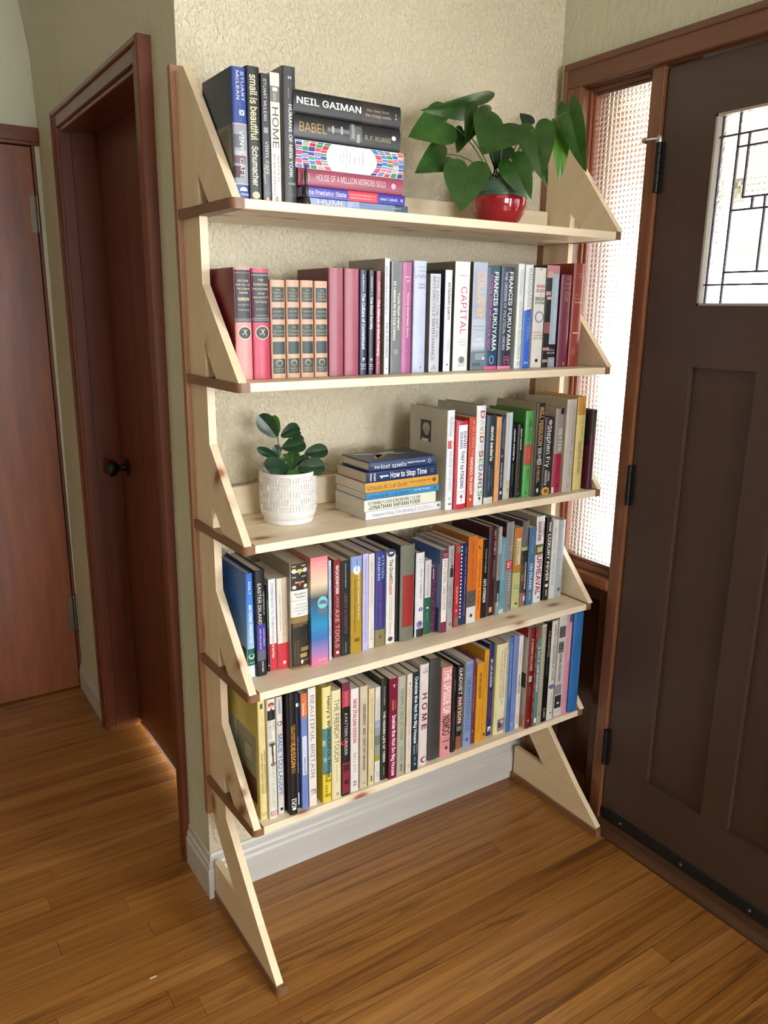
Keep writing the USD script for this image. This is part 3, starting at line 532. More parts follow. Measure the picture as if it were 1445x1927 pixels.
SHN = {1: 'top', 2: 'second', 3: 'middle', 4: 'fourth', 5: 'bottom'}
BOOKS = [
[1, 0.0341, 0.0285, -0.256, 0.2233, 'h', '1f3f8c', 'blue hardback with pale photo band across spine and cover', [('B', 0.42, 0.88, '8d9198', 0, 1), ('B', 0.415, 0.422, 'd8b9c0', 0, 1), ('B', 0.875, 0.882, 'd8b9c0', 0, 1), ('B', 0.5, 0.6, '5c5f66', 0.05, 0.5), ('B', 0.62, 0.66, 'a9abb0', 0.1, 0.9), ('B', 0.66, 0.72, '6b4a56', 0, 0.8), ('B', 0.74, 0.83, '4a2433', 0, 0.7), ('T', 'STUART', 0.03, 0.25, 0.72, 0.2, 'f2f0ea', 0), ('T', 'McLEAN', 0.03, 0.24, 0.38, 0.2, 'f2f0ea', 0), ('T', 'VINYL CAFE', 0.47, 0.83, 0.55, 0.3, 'f2f0ea', 0), ('B', 0.315, 0.355, 'f2f0ea', 0.45, 0.8), ('T', 'X', 0.32, 0.35, 0.62, 0.2, '16161a', 1), ('E', 0.925, 0.6, 0.2, 0.28, 'c9d4ea'), ('B', 0.93, 0.96, '1f3f8c', 0.3, 0.95), ('H', 'VIKING', 0.957, 0.35, 0.98, 0.017, 'f2f0ea', 0)], {'side': '1a2a44', 'sides': [('S', 0.42, 0.88, 0.0, 1, '6e6a58'), ('S', 0.45, 0.85, 0.12, 0.4, '4a4738'), ('S', 0.5, 0.84, 0.5, 0.62, '8a8570'), ('S', 0.5, 0.84, 0.7, 0.82, '494535'), ('S', 0.06, 0.067, 0.12, 0.8, '56657f'), ('S', 0.088, 0.095, 0.12, 0.5, '56657f'), ('S', 0.11599999999999999, 0.123, 0.12, 0.6000000000000001, '56657f'), ('S', 0.14400000000000002, 0.15100000000000002, 0.12, 0.7000000000000001, '56657f'), ('S', 0.172, 0.179, 0.12, 0.8, '56657f'), ('S', 0.2, 0.20700000000000002, 0.12, 0.5, '56657f'), ('S', 0.228, 0.23500000000000001, 0.12, 0.6000000000000001, '56657f'), ('S', 0.256, 0.263, 0.12, 0.7000000000000001, '56657f'), ('S', 0.28400000000000003, 0.29100000000000004, 0.12, 0.8, '56657f'), ('S', 0.312, 0.319, 0.12, 0.5, '56657f'), ('S', 0.34, 0.34700000000000003, 0.12, 0.6000000000000001, '56657f'), ('S', 0.368, 0.375, 0.12, 0.7000000000000001, '56657f')]}],
[1, 0.063, 0.0267, -0.256, 0.2287, 'h', '1b1b1d', 'black hardback with large cream lower case title lettering', [('T', 'small is beautiful', 0.06, 0.54, 0.5, 0.52, 'd8c9a0', 1), ('T', 'Schumacher', 0.585, 0.885, 0.5, 0.45, 'e6dcc0', 1), ('E', 0.955, 0.5, 0.25, 0.3, 'b8b2a0')], {}],
[1, 0.091, 0.0168, -0.256, 0.2203, 'p', '23262c', 'thin dark paperback with small penguin oval near its foot', [('T', 'STUART McLEAN', 0.04, 0.36, 0.45, 0.36, 'cfcac0', 0), ('B', 0.41, 0.455, '8f8f98', 0.2, 0.75), ('T', 'VINYL CAFE', 0.52, 0.78, 0.55, 0.4, 'd9d4ca', 0), ('T', 'unplugged', 0.7, 0.85, 0.25, 0.26, 'c8c4bc', 0), ('H', 'NEW IN', 0.925, 0.1, 0.9, 0.012, 'aab', 0), ('E', 0.975, 0.5, 0.22, 0.25, 'c8402c'), ('E', 0.975, 0.5, 0.15, 0.12, 'f2f0ea')], {}],
[1, 0.109, 0.02, -0.256, 0.2247, 'p', 'd6d2c6', 'pale grey paperback titled HOME with house photo at top', [('B', 0.1, 0.22, '6d7068', 0, 1), ('B', 0.11, 0.14, 'c9d6d2', 0.25, 0.75), ('B', 0.15, 0.21, '8c9088', 0.3, 0.6), ('T', 'HOME', 0.26, 0.57, 0.5, 0.62, '3b3a38', 0), ('T', 'WITOLD', 0.62, 0.83, 0.72, 0.18, '55534e', 0), ('T', 'RYBCZYNSKI', 0.62, 0.94, 0.3, 0.2, '55534e', 0), ('E', 0.97, 0.5, 0.3, 0.18, '9a9588')], {}],
[1, 0.1355, 0.0276, -0.256, 0.2401, 'h', '35363a', 'tall charcoal hardback with white spaced capitals on the spine', [('H', 'H', 0.08, 0.4, 0.62, 0.02, 'f2f0ea', 1), ('T', 'BRANDON STANTON', 0.155, 0.225, 0.42, 0.1, '9a9ca0', 0), ('T', 'HUMANS OF NEW YORK', 0.27, 0.8, 0.52, 0.25, 'e4e4e4', 1), ('H', 'stories', 0.845, 0.3, 0.85, 0.018, 'd0d0d0', 0), ('H', 'ST MARTINS', 0.93, 0.3, 0.8, 0.008, '9a9ca0', 0)], {'side': '8a8478', 'sides': [('S', 0.08, 0.08600000000000001, 0, 1, '6a655c'), ('S', 0.16, 0.166, 0, 1, '6a655c'), ('S', 0.24, 0.246, 0, 1, '6a655c'), ('S', 0.32, 0.326, 0, 1, '6a655c'), ('S', 0.4, 0.406, 0, 1, '6a655c'), ('S', 0.48, 0.486, 0, 1, '6a655c'), ('S', 0.56, 0.5660000000000001, 0, 1, '6a655c'), ('S', 0.64, 0.646, 0, 1, '6a655c'), ('S', 0.72, 0.726, 0, 1, '6a655c'), ('S', 0.8, 0.806, 0, 1, '6a655c'), ('S', 0.88, 0.886, 0, 1, '6a655c')]}],
[2, 0.0401, 0.0356, -0.222, 0.216, 'h', 'cf8684', 'thick faded pink hardback with black title block and runner oval', [('B', 0.02, 0.48, '1d2030', 0, 1), ('B', 0.045, 0.049, 'c9a45a', 0, 1), ('B', 0.45, 0.453, 'f2f0ea', 0, 1), ('B', 0.465, 0.468, 'f2f0ea', 0, 1), ('H', 'DECLINE', 0.115, 0.2, 0.85, 0.018, 'd9cba0', 0), ('H', 'AND FALL OF', 0.15, 0.1, 0.92, 0.017, 'd9cba0', 0), ('H', 'THE ROMAN', 0.185, 0.14, 0.9, 0.017, 'd9cba0', 0), ('H', 'EMPIRE', 0.22, 0.28, 0.8, 0.017, 'd9cba0', 0), ('H', 'GIBBON', 0.275, 0.18, 0.85, 0.026, 'd9cba0', 1), ('H', 'VOLUME TWO', 0.325, 0.18, 0.85, 0.013, 'b8ad8c', 0), ('H', 'Modern Library', 0.37, 0.22, 0.85, 0.014, 'c4b994', 0), ('E', 0.575, 0.54, 0.36, 0.4, 'e8dcb8'), ('E', 0.575, 0.54, 0.32, 0.365, '23242c'), ('Y', 0.575, 0.54, 0.55, 'e3d7b0')], {'side': '7a1f26'}],
[2, 0.0766, 0.0381, -0.222, 0.2151, 'h', 'b5304f', 'bright crimson hardback with black title block and runner oval', [('B', 0.035, 0.48, '1d2030', 0, 1), ('B', 0.055, 0.059, 'f2f0ea', 0, 1), ('B', 0.44, 0.443, 'f2f0ea', 0, 1), ('B', 0.455, 0.458, 'f2f0ea', 0, 1), ('H', 'THE', 0.1, 0.35, 0.65, 0.016, 'd9cba0', 0), ('H', 'EUROPEAN', 0.14, 0.12, 0.9, 0.018, 'd9cba0', 0), ('H', 'PHILOSOPHERS', 0.18, 0.06, 0.95, 0.016, 'd9cba0', 0), ('H', 'FROM', 0.22, 0.32, 0.7, 0.014, 'd9cba0', 0), ('H', 'DESCARTES TO', 0.255, 0.08, 0.95, 0.015, 'd9cba0', 0), ('H', 'NIETZSCHE', 0.295, 0.18, 0.85, 0.017, 'd9cba0', 0), ('H', 'BEARDSLEY', 0.36, 0.22, 0.8, 0.012, 'b8ad8c', 0), ('H', 'Modern Library', 0.415, 0.2, 0.85, 0.013, 'c4b994', 0), ('E', 0.572, 0.54, 0.36, 0.4, 'e8dcb8'), ('E', 0.572, 0.54, 0.32, 0.365, '23242c'), ('Y', 0.572, 0.54, 0.55, 'e3d7b0')], {}],
[2, 0.1164, 0.0334, -0.222, 0.1948, 'h', 'c19a7f', 'first of four matching tan volumes with dark green panels', [('B', 0.07, 0.22, '24383a', 0.1, 0.92), ('B', 0.275, 0.395, '24383a', 0.1, 0.92), ('B', 0.445, 0.575, '24383a', 0.1, 0.92), ('B', 0.62, 0.75, '24383a', 0.1, 0.92), ('B', 0.795, 0.95, '24383a', 0.1, 0.92), ('H', 'THE', 0.1, 0.35, 0.65, 0.018, 'b8a880', 0), ('H', "WORLD'S", 0.13, 0.2, 0.8, 0.018, 'b8a880', 0), ('H', 'GREAT', 0.16, 0.25, 0.75, 0.018, 'b8a880', 0), ('H', 'THINKERS', 0.19, 0.18, 0.85, 0.018, 'b8a880', 0), ('H', 'BOOKS', 0.315, 0.2, 0.8, 0.018, 'a89a76', 0), ('H', 'OF LIFE', 0.355, 0.15, 0.87, 0.018, 'a89a76', 0), ('H', 'The', 0.475, 0.35, 0.65, 0.022, 'a89a76', 0), ('H', 'Speculative', 0.51, 0.15, 0.87, 0.022, 'a89a76', 0), ('H', 'Philosophers', 0.545, 0.12, 0.9, 0.022, 'a89a76', 0), ('E', 0.84, 0.5, 0.22, 0.25, '8d8468'), ('E', 0.845, 0.5, 0.14, 0.17, '24383a'), ('H', 'RANDOM', 0.9, 0.2, 0.82, 0.017, 'a89a76', 0), ('H', 'HOUSE', 0.925, 0.25, 0.77, 0.017, 'a89a76', 0)], {'group': 'tan and green matching volumes'}],
[2, 0.1515, 0.0307, -0.222, 0.1957, 'h', 'c19a7f', 'second of four matching tan volumes with dark green panels', [('B', 0.07, 0.22, '24383a', 0.1, 0.92), ('B', 0.275, 0.395, '24383a', 0.1, 0.92), ('B', 0.445, 0.575, '24383a', 0.1, 0.92), ('B', 0.62, 0.75, '24383a', 0.1, 0.92), ('B', 0.795, 0.95, '24383a', 0.1, 0.92), ('H', 'THE', 0.1, 0.35, 0.65, 0.018, 'b8a880', 0), ('H', "WORLD'S", 0.13, 0.2, 0.8, 0.018, 'b8a880', 0), ('H', 'GREAT', 0.16, 0.25, 0.75, 0.018, 'b8a880', 0), ('H', 'THINKERS', 0.19, 0.18, 0.85, 0.018, 'b8a880', 0), ('H', 'MAN AND', 0.315, 0.2, 0.8, 0.018, 'a89a76', 0), ('H', 'THE STATE', 0.355, 0.15, 0.87, 0.018, 'a89a76', 0), ('H', 'The', 0.475, 0.35, 0.65, 0.022, 'a89a76', 0), ('H', 'Political', 0.51, 0.15, 0.87, 0.022, 'a89a76', 0), ('H', 'Philosophers', 0.545, 0.12, 0.9, 0.022, 'a89a76', 0), ('E', 0.84, 0.5, 0.22, 0.25, '8d8468'), ('E', 0.845, 0.5, 0.14, 0.17, '24383a'), ('H', 'RANDOM', 0.9, 0.2, 0.82, 0.017, 'a89a76', 0), ('H', 'HOUSE', 0.925, 0.25, 0.77, 0.017, 'a89a76', 0)], {'group': 'tan and green matching volumes'}],
[2, 0.184, 0.0307, -0.222, 0.1957, 'h', 'c19a7f', 'third of four matching tan volumes with dark green panels', [('B', 0.07, 0.22, '24383a', 0.1, 0.92), ('B', 0.275, 0.395, '24383a', 0.1, 0.92), ('B', 0.445, 0.575, '24383a', 0.1, 0.92), ('B', 0.62, 0.75, '24383a', 0.1, 0.92), ('B', 0.795, 0.95, '24383a', 0.1, 0.92), ('H', 'THE', 0.1, 0.35, 0.65, 0.018, 'b8a880', 0), ('H', "WORLD'S", 0.13, 0.2, 0.8, 0.018, 'b8a880', 0), ('H', 'GREAT', 0.16, 0.25, 0.75, 0.018, 'b8a880', 0), ('H', 'THINKERS', 0.19, 0.18, 0.85, 0.018, 'b8a880', 0), ('H', 'MAN', 0.315, 0.2, 0.8, 0.018, 'a89a76', 0), ('H', 'AND SPIRIT', 0.355, 0.15, 0.87, 0.018, 'a89a76', 0), ('H', 'The', 0.475, 0.35, 0.65, 0.022, 'a89a76', 0), ('H', 'Social', 0.51, 0.15, 0.87, 0.022, 'a89a76', 0), ('H', 'Philosophers', 0.545, 0.12, 0.9, 0.022, 'a89a76', 0), ('E', 0.84, 0.5, 0.22, 0.25, '8d8468'), ('E', 0.845, 0.5, 0.14, 0.17, '24383a'), ('H', 'RANDOM', 0.9, 0.2, 0.82, 0.017, 'a89a76', 0), ('H', 'HOUSE', 0.925, 0.25, 0.77, 0.017, 'a89a76', 0)], {'group': 'tan and green matching volumes'}],
[2, 0.2165, 0.0317, -0.222, 0.1952, 'h', 'c19a7f', 'fourth of four matching tan volumes with dark green panels', [('B', 0.07, 0.22, '24383a', 0.1, 0.92), ('B', 0.275, 0.395, '24383a', 0.1, 0.92), ('B', 0.445, 0.575, '24383a', 0.1, 0.92), ('B', 0.62, 0.75, '24383a', 0.1, 0.92), ('B', 0.795, 0.95, '24383a', 0.1, 0.92), ('H', 'THE', 0.1, 0.35, 0.65, 0.018, 'b8a880', 0), ('H', "WORLD'S", 0.13, 0.2, 0.8, 0.018, 'b8a880', 0), ('H', 'GREAT', 0.16, 0.25, 0.75, 0.018, 'b8a880', 0), ('H', 'THINKERS', 0.19, 0.18, 0.85, 0.018, 'b8a880', 0), ('H', 'MAN', 0.315, 0.2, 0.8, 0.018, 'a89a76', 0), ('H', 'AND NATURE', 0.355, 0.15, 0.87, 0.018, 'a89a76', 0), ('H', 'The', 0.475, 0.35, 0.65, 0.022, 'a89a76', 0), ('H', 'Natural', 0.51, 0.15, 0.87, 0.022, 'a89a76', 0), ('H', 'Philosophers', 0.545, 0.12, 0.9, 0.022, 'a89a76', 0), ('E', 0.84, 0.5, 0.22, 0.25, '8d8468'), ('E', 0.845, 0.5, 0.14, 0.17, '24383a'), ('H', 'RANDOM', 0.9, 0.2, 0.82, 0.017, 'a89a76', 0), ('H', 'HOUSE', 0.925, 0.25, 0.77, 0.017, 'a89a76', 0)], {'group': 'tan and green matching volumes'}],
[2, 0.2508, 0.0359, -0.222, 0.2223, 'h', '984c5e', 'wide rose cloth hardback without lettering beside the tan volumes', [], {'side': '6d2630'}],
[2, 0.2886, 0.0368, -0.222, 0.2221, 'h', '9e5062', 'wide rose cloth hardback without lettering beside the thin navy book', [], {}],
[2, 0.3269, 0.0181, -0.222, 0.2209, 'h', '2b3358', 'thin navy hardback titled The Culture of Contentment', [('T', 'GALBRAITH', 0.04, 0.19, 0.45, 0.2, 'f2f0ea', 0), ('E', 0.2, 0.45, 0.06, 0.05, 'f2f0ea'), ('T', 'The Culture of Contentment', 0.22, 0.75, 0.48, 0.42, 'f2f0ea', 1), ('V', 0.85, 0.5, 0.5, 'f2f0ea'), ('H', 'Houghton', 0.895, 0.08, 0.95, 0.012, 'f2f0ea', 0), ('H', 'Mifflin', 0.915, 0.2, 0.8, 0.012, 'f2f0ea', 0), ('H', 'Company', 0.938, 0.1, 0.92, 0.012, 'f2f0ea', 0)], {}],
[2, 0.3498, 0.0131, -0.222, 0.2208, 'h', '3a404c', 'thin slate hardback titled The Good Society', [('T', 'GALBRAITH', 0.06, 0.2, 0.5, 0.24, 'f2f0ea', 0), ('E', 0.22, 0.5, 0.08, 0.07, 'f2f0ea'), ('T', 'The Good Society', 0.25, 0.56, 0.48, 0.48, 'f2f0ea', 1), ('V', 0.855, 0.5, 0.55, 'f2f0ea'), ('H', 'Houghton', 0.9, 0.05, 0.95, 0.011, 'f2f0ea', 0), ('H', 'Mifflin', 0.92, 0.15, 0.85, 0.011, 'f2f0ea', 0), ('H', 'Company', 0.94, 0.08, 0.93, 0.011, 'f2f0ea', 0)], {'side': '1c1f28'}],
[2, 0.3687, 0.0121, -0.222, 0.2199, 'h', '9c5468', 'thin rose hardback titled The Nature of Mass Poverty', [('T', 'GALBRAITH', 0.1, 0.24, 0.55, 0.25, 'f2f0ea', 0), ('T', 'The Nature of Mass Poverty', 0.27, 0.82, 0.5, 0.5, 'f2f0ea', 1), ('B', 0.885, 0.888, 'f2f0ea', 0.2, 0.9)], {'side': '4a2a34'}],
[2, 0.3896, 0.0128, -0.222, 0.2465, 'p', 'e2e8ea', 'tall white paperback titled Depression Economics', [('T', 'DEPRESSION ECONOMICS', 0.06, 0.47, 0.35, 0.42, '3f4a78', 0), ('T', 'THE RETURN OF', 0.1, 0.38, 0.85, 0.12, '8a93b0', 0), ('T', 'PAUL KRUGMAN', 0.55, 0.855, 0.5, 0.5, '3b3f48', 0), ('H', 'N', 0.95, 0.3, 0.7, 0.02, '70747c', 0)], {'side': 'a89a92', 'sides': [('S', 0.075, 0.083, 0.25, 0.95, '6a2028'), ('S', 0.05, 0.055, 0.2, 0.6, '8a7c76')]}],
[2, 0.4068, 0.0281, -0.222, 0.2406, 'p', '72797c', 'grey paperback titled 21 Lessons for the 21st Century', [('T', 'Yuval Noah Harari', 0.27, 0.6, 0.72, 0.2, 'efe6b8', 1), ('T', '21 Lessons for the 21st Century', 0.17, 0.7, 0.34, 0.22, 'f4f0d8', 1), ('*', 0.8, 0.5, 0.26, 'f6f2e2')], {}],
[2, 0.4358, 0.0271, -0.222, 0.241, 'h', 'ad5a90', 'pink hardback titled How the World Really Works', [('H', 'VACLAV', 0.13, 0.25, 0.85, 0.014, 'f2f0ea', 0), ('H', 'SMIL', 0.165, 0.4, 0.75, 0.014, 'f2f0ea', 0), ('T', 'How the World Really Works', 0.27, 0.67, 0.6, 0.2, 'f2f0ea', 0), ('B', 0.8, 0.802, 'f2f0ea', 0.4, 0.75)], {}],
[2, 0.4681, 0.0356, -0.222, 0.2453, 'h', 'b9c3dc', 'pale blue hardback titled UTOPIA near its head', [('H', 'THE ROAD', 0.055, 0.3, 0.9, 0.013, '6b7288', 0), ('H', 'FROM', 0.09, 0.35, 0.85, 0.013, '6b7288', 0), ('H', 'UTOPIA', 0.135, 0.1, 0.98, 0.026, '5c6480', 0), ('H', 'Sharing', 0.205, 0.35, 0.85, 0.015, '5c6480', 0), ('H', 'JOHNSON', 0.235, 0.3, 0.88, 0.015, '5c6480', 0), ('H', 'f', 0.955, 0.55, 0.65, 0.02, '16161a', 1)], {}],
[2, 0.5132, 0.0294, -0.222, 0.2192, 'p', 'c5c9d0', 'silver grey paperback titled Zen and the Art of Motorcycle Maintenance', [('T', 'ZEN AND THE ART OF', 0.03, 0.65, 0.72, 0.2, '5d6478', 0), ('T', 'MOTORCYCLE MAINTENANCE', 0.03, 0.88, 0.36, 0.27, '4f5770', 0), ('H', 'i', 0.94, 0.45, 0.55, 0.02, '16161a', 0), ('H', 'HARPER', 0.965, 0.25, 0.8, 0.01, '666', 0)], {'side': '8a847c'}],
[2, 0.5566, 0.0206, -0.222, 0.2287, 'h', 'eef0f4', 'thin white spine with navy covers titled Rationing Earth', [('T', 'RATIONING EARTH', 0.12, 0.48, 0.5, 0.33, '23262c', 1), ('T', 'JOHN BOWLE', 0.67, 0.81, 0.55, 0.16, '4a4d54', 0), ('E', 0.93, 0.5, 0.1, 0.1, '16161a')], {'side': '26304a'}],
[2, 0.5857, 0.0449, -0.222, 0.2483, 'h', 'e8efec', 'thick white hardback titled CAPITAL in spaced pink letters', [('H', 'PIKETTY', 0.125, 0.25, 0.85, 0.016, '5c605e', 0), ('T', 'CAPITAL', 0.225, 0.655, 0.56, 0.4, 'c4557a', 0), ('H', 'IN THE', 0.705, 0.45, 0.7, 0.01, '7a7d7a', 0), ('H', 'Twenty-First', 0.73, 0.25, 0.8, 0.012, '7a7d7a', 0), ('H', 'Century', 0.755, 0.35, 0.75, 0.012, '7a7d7a', 0), ('E', 0.895, 0.52, 0.18, 0.2, '7c7f80'), ('H', 'HARVARD', 0.93, 0.3, 0.75, 0.01, '777', 0), ('H', 'BELKNAP', 0.95, 0.3, 0.75, 0.01, '777', 0)], {'side': '6f6a50'}],
[2, 0.6371, 0.0429, -0.222, 0.2493, 'p', 'a7b3c6', 'grey blue paperback titled COLLAPSE in orange capitals', [('T', 'COLLAPSE', 0.085, 0.51, 0.58, 0.5, 'e6b98e', 1), ('B', 0.52, 0.8, 'b9c5d4', 0, 1), ('H', 'JARED', 0.71, 0.25, 0.85, 0.03, 'eef2f6', 0), ('H', 'DIAMOND', 0.755, 0.1, 0.95, 0.035, 'eef2f6', 0), ('B', 0.82, 1, '6f7d8c', 0, 1), ('B', 0.84, 0.9, '93a0ac', 0.3, 1), ('B', 0.93, 0.96, '50606c', 0.1, 0.7), ('B', 0.875, 0.9, 'f2f0ea', 0.85, 1), ('H', 'HOW SOCIETIES CHOOSE', 0.585, 0.1, 0.9, 0.01, '5a6678', 0), ('H', 'TO FAIL OR', 0.62, 0.1, 0.9, 0.01, '5a6678', 0)], {'side': '5a564c'}],
[2, 0.6809, 0.0425, -0.222, 0.2408, 'h', '1f4664', 'dark blue hardback with white name and pink subtitle', [('T', 'POLITICAL ORDER AND POLITICAL DECAY', 0.08, 0.81, 0.28, 0.18, 'd05a9c', 1), ('T', 'FRANCIS FUKUYAMA', 0.05, 0.815, 0.65, 0.32, 'f2f0ea', 1), ('E', 0.9, 0.52, 0.24, 0.18, 'a8bcd0'), ('E', 0.9, 0.52, 0.19, 0.13, '1f4664'), ('B', 0.965, 1, 'e05c8c', 0, 1)], {'side': '8a9a7c'}],
[2, 0.7248, 0.0429, -0.222, 0.2424, 'h', '2e3347', 'dark slate hardback with white name, pale blue subtitle, pink foot', [('T', 'THE ORIGINS OF POLITICAL ORDER', 0.05, 0.81, 0.34, 0.17, 'a8c8dc', 1), ('T', 'FRANCIS FUKUYAMA', 0.05, 0.815, 0.72, 0.3, 'f2f0ea', 1), ('H', 'FSG', 0.88, 0.4, 0.85, 0.02, 'd0609c', 1), ('H', 'PB', 0.91, 0.4, 0.85, 0.02, 'd0609c', 1), ('H', '1 2', 0.94, 0.4, 0.85, 0.02, 'd0609c', 1), ('B', 0.968, 1, 'e884ac', 0, 1)], {'side': '23262e'}],
[2, 0.7786, 0.0212, -0.222, 0.2505, 'h', 'dfe7e8', 'white hardback titled Ecological Intelligence', [('T', 'GOLEMAN', 0.06, 0.29, 0.4, 0.3, '8fb0b0', 0), ('T', 'DANIEL', 0.08, 0.26, 0.75, 0.16, 'a8b4b4', 0), ('T', 'ECOLOGICAL INTELLIGENCE', 0.36, 0.91, 0.55, 0.42, '7fa4a0', 0), ('B', 0.935, 0.965, '6a7474', 0.4, 0.9), ('B', 0.94, 0.96, 'dfe7e8', 0.48, 0.8)], {}],
[2, 0.803, 0.0262, -0.222, 0.2495, 'h', 'dde2e6', 'half white and half bright blue hardback with arrow on spine', [('B', 0.435, 1, '2a62c8', 0, 1), ('T', 'KRUGMAN', 0.04, 0.4, 0.6, 0.55, 'a0a6ae', 0), ('B', 0.428, 0.436, '1c2c4c', 0.3, 0.8), ('V', 0.43, 0.75, 0.3, '1c2c4c'), ('T', 'A LIBERAL', 0.5, 0.74, 0.55, 0.32, '7fa4e0', 0), ('T', 'The Conscience of', 0.46, 0.7, 0.85, 0.12, '9ab8ea', 0), ('H', 'N', 0.945, 0.35, 0.75, 0.02, 'f2f0ea', 0)], {}],
[2, 0.8334, 0.0369, -0.222, 0.2435, 'p', 'd9d8d4', 'white paperback titled The Shock Doctrine with violet ring emblem', [('E', 0.015, 0.5, 0.12, 0.12, 'b8b8b4'), ('H', 'NAOMI', 0.18, 0.18, 0.95, 0.03, 'a8323c', 1), ('H', 'KLEIN', 0.225, 0.18, 0.92, 0.03, 'a8323c', 1), ('H', 'THE', 0.265, 0.45, 0.7, 0.013, '333', 0), ('H', 'SHOCK', 0.305, 0.1, 0.95, 0.034, '22242a', 1), ('H', 'DOCTRINE', 0.345, 0.1, 0.95, 0.02, '22242a', 1), ('E', 0.485, 0.55, 0.38, 0.4, '6d78b0'), ('E', 0.485, 0.55, 0.3, 0.3, 'd9d8d4'), ('H', 'THE RISE OF', 0.64, 0.1, 0.95, 0.015, 'a04a50', 0), ('H', 'DISASTER', 0.67, 0.12, 0.92, 0.017, 'a04a50', 0), ('H', 'CAPITALISM', 0.7, 0.08, 0.97, 0.018, 'a04a50', 0), ('E', 0.925, 0.5, 0.11, 0.13, '16161a')], {}],
[2, 0.8725, 0.0443, -0.222, 0.2506, 'p', '2c292c', 'dark photographic paperback with tall pale blue label down its spine', [('B', 0, 0.12, 'b88084', 0, 1), ('B', 0.06, 0.12, 'c89a98', 0.1, 0.5), ('B', 0.25, 0.29, 'b89088', 0.0, 0.4), ('B', 0.3, 0.33, 'c8a8a0', 0.1, 0.5), ('B', 0.55, 0.66, '8d5654', 0, 0.5), ('B', 0.08, 0.77, '9fb2c2', 0.44, 0.98), ('T', 'THE TOMB OF A MODERN MARKET', 0.12, 0.74, 0.78, 0.12, 'd8e0e6', 0), ('H', 'JOHN A', 0.825, 0.35, 0.95, 0.016, 'd8d0c8', 0), ('H', 'MULLER', 0.855, 0.35, 0.95, 0.018, 'e8e4dc', 0), ('B', 0.9, 1, '8fa0ae', 0.44, 1), ('B', 0.8, 0.83, 'b88c84', 0, 0.5), ('B', 0.92, 0.95, 'b88c84', 0, 0.4), ('H', 'ERI', 0.94, 0.6, 0.85, 0.02, 'd0dce4', 0)], {}],
[2, 0.9262, 0.038, -0.222, 0.2299, 'h', '75304a', 'short maroon hardback with small gilt title block', [('H', 'EDITED', 0.03, 0.35, 0.85, 0.011, 'c9a45a', 0), ('H', 'TEXTS', 0.05, 0.4, 0.8, 0.011, 'c9a45a', 0), ('B', 0.075, 0.077, 'c9a45a', 0.15, 0.95), ('B', 0.175, 0.177, 'c9a45a', 0.15, 0.95), ('H', 'PROGRESS', 0.1, 0.3, 0.9, 0.02, 'b88f58', 0), ('H', 'AND POVERTY', 0.14, 0.25, 0.92, 0.018, 'b88f58', 0), ('T', 'VOLUME', 0.18, 0.285, 0.5, 0.35, 'b88f58', 0), ('E', 0.965, 0.6, 0.12, 0.1, 'a06a50')], {'side': '3c1620'}],
[2, 0.9691, 0.0384, -0.222, 0.2588, 'h', '8e3a33', 'large brick red hardback with gilt lettering at the right end', [('H', 'Winston', 0.1, 0.35, 0.8, 0.015, 'c9a45a', 0), ('H', 'Churchill', 0.13, 0.35, 0.85, 0.015, 'c9a45a', 0), ('H', 'The', 0.3, 0.2, 0.5, 0.017, 'c9a45a', 0), ('H', 'Great', 0.335, 0.2, 0.75, 0.017, 'c9a45a', 0), ('H', 'Dominion', 0.37, 0.2, 0.95, 0.02, 'e8d088', 0), ('B', 0.665, 0.675, 'ecd890', 0.2, 0.7), ('E', 0.85, 0.35, 0.3, 0.2, 'a05a3c')], {'side': '8c2a22'}],
[3, 0.5498, 0.0223, -0.2547, 0.2408, 'h', 'dfe4ea', 'white hardback with small portrait photo on its back cover', [('T', 'Runaway', 0.07, 0.26, 0.45, 0.4, '7a8aa8', 0), ('B', 0.3, 0.38, 'c84a54', 0.1, 0.6), ('B', 0.31, 0.36, 'e8c8c8', 0.5, 0.95), ('T', 'ALICE MUNRO', 0.4, 0.8, 0.45, 0.3, '8fa0b8', 0), ('E', 0.885, 0.5, 0.2, 0.24, 'c0c8d0'), ('H', 'MS', 0.94, 0.35, 0.75, 0.02, '3c424c', 1)], {'side': 'b5b6a8', 'sides': [('S', 0.13, 0.35, 0.4, 0.7, '1e1a1c'), ('SE', 0.21, 0.54, 0.052, 0.1, 'a8a4a8'), ('SE', 0.245, 0.53, 0.045, 0.07, 'a8897c'), ('S', 0.32, 0.35, 0.47, 0.66, 'd8d0d4'), ('S', 0.37, 0.373, 0.25, 0.85, '8a8a80'), ('S', 0.386, 0.389, 0.25, 0.75, '8a8a80'), ('S', 0.402, 0.405, 0.25, 0.6499999999999999, '8a8a80')]}],
[3, 0.5723, 0.0379, -0.2594, 0.2143, 'h', 'b92738', 'red hardback with white spine label titled Theft by Finding', [('B', 0.045, 0.945, 'e9ebf0', 0.2, 0.93), ('T', 'DAVID', 0.12, 0.31, 0.72, 0.22, '26346a', 1), ('T', 'SEDARIS', 0.12, 0.31, 0.42, 0.2, '26346a', 1), ('T', 'THEFT by FINDING', 0.335, 0.765, 0.56, 0.26, '23305e', 1), ('H', 'DIARIES', 0.8, 0.28, 0.85, 0.012, '556', 0), ('H', '1977-2002', 0.825, 0.28, 0.85, 0.012, '556', 0), ('E', 0.86, 0.55, 0.12, 0.1, 'b92738'), ('T', 'LB', 0.87, 0.92, 0.55, 0.12, 'b92738', 0)], {'side': '9a1c2a'}],
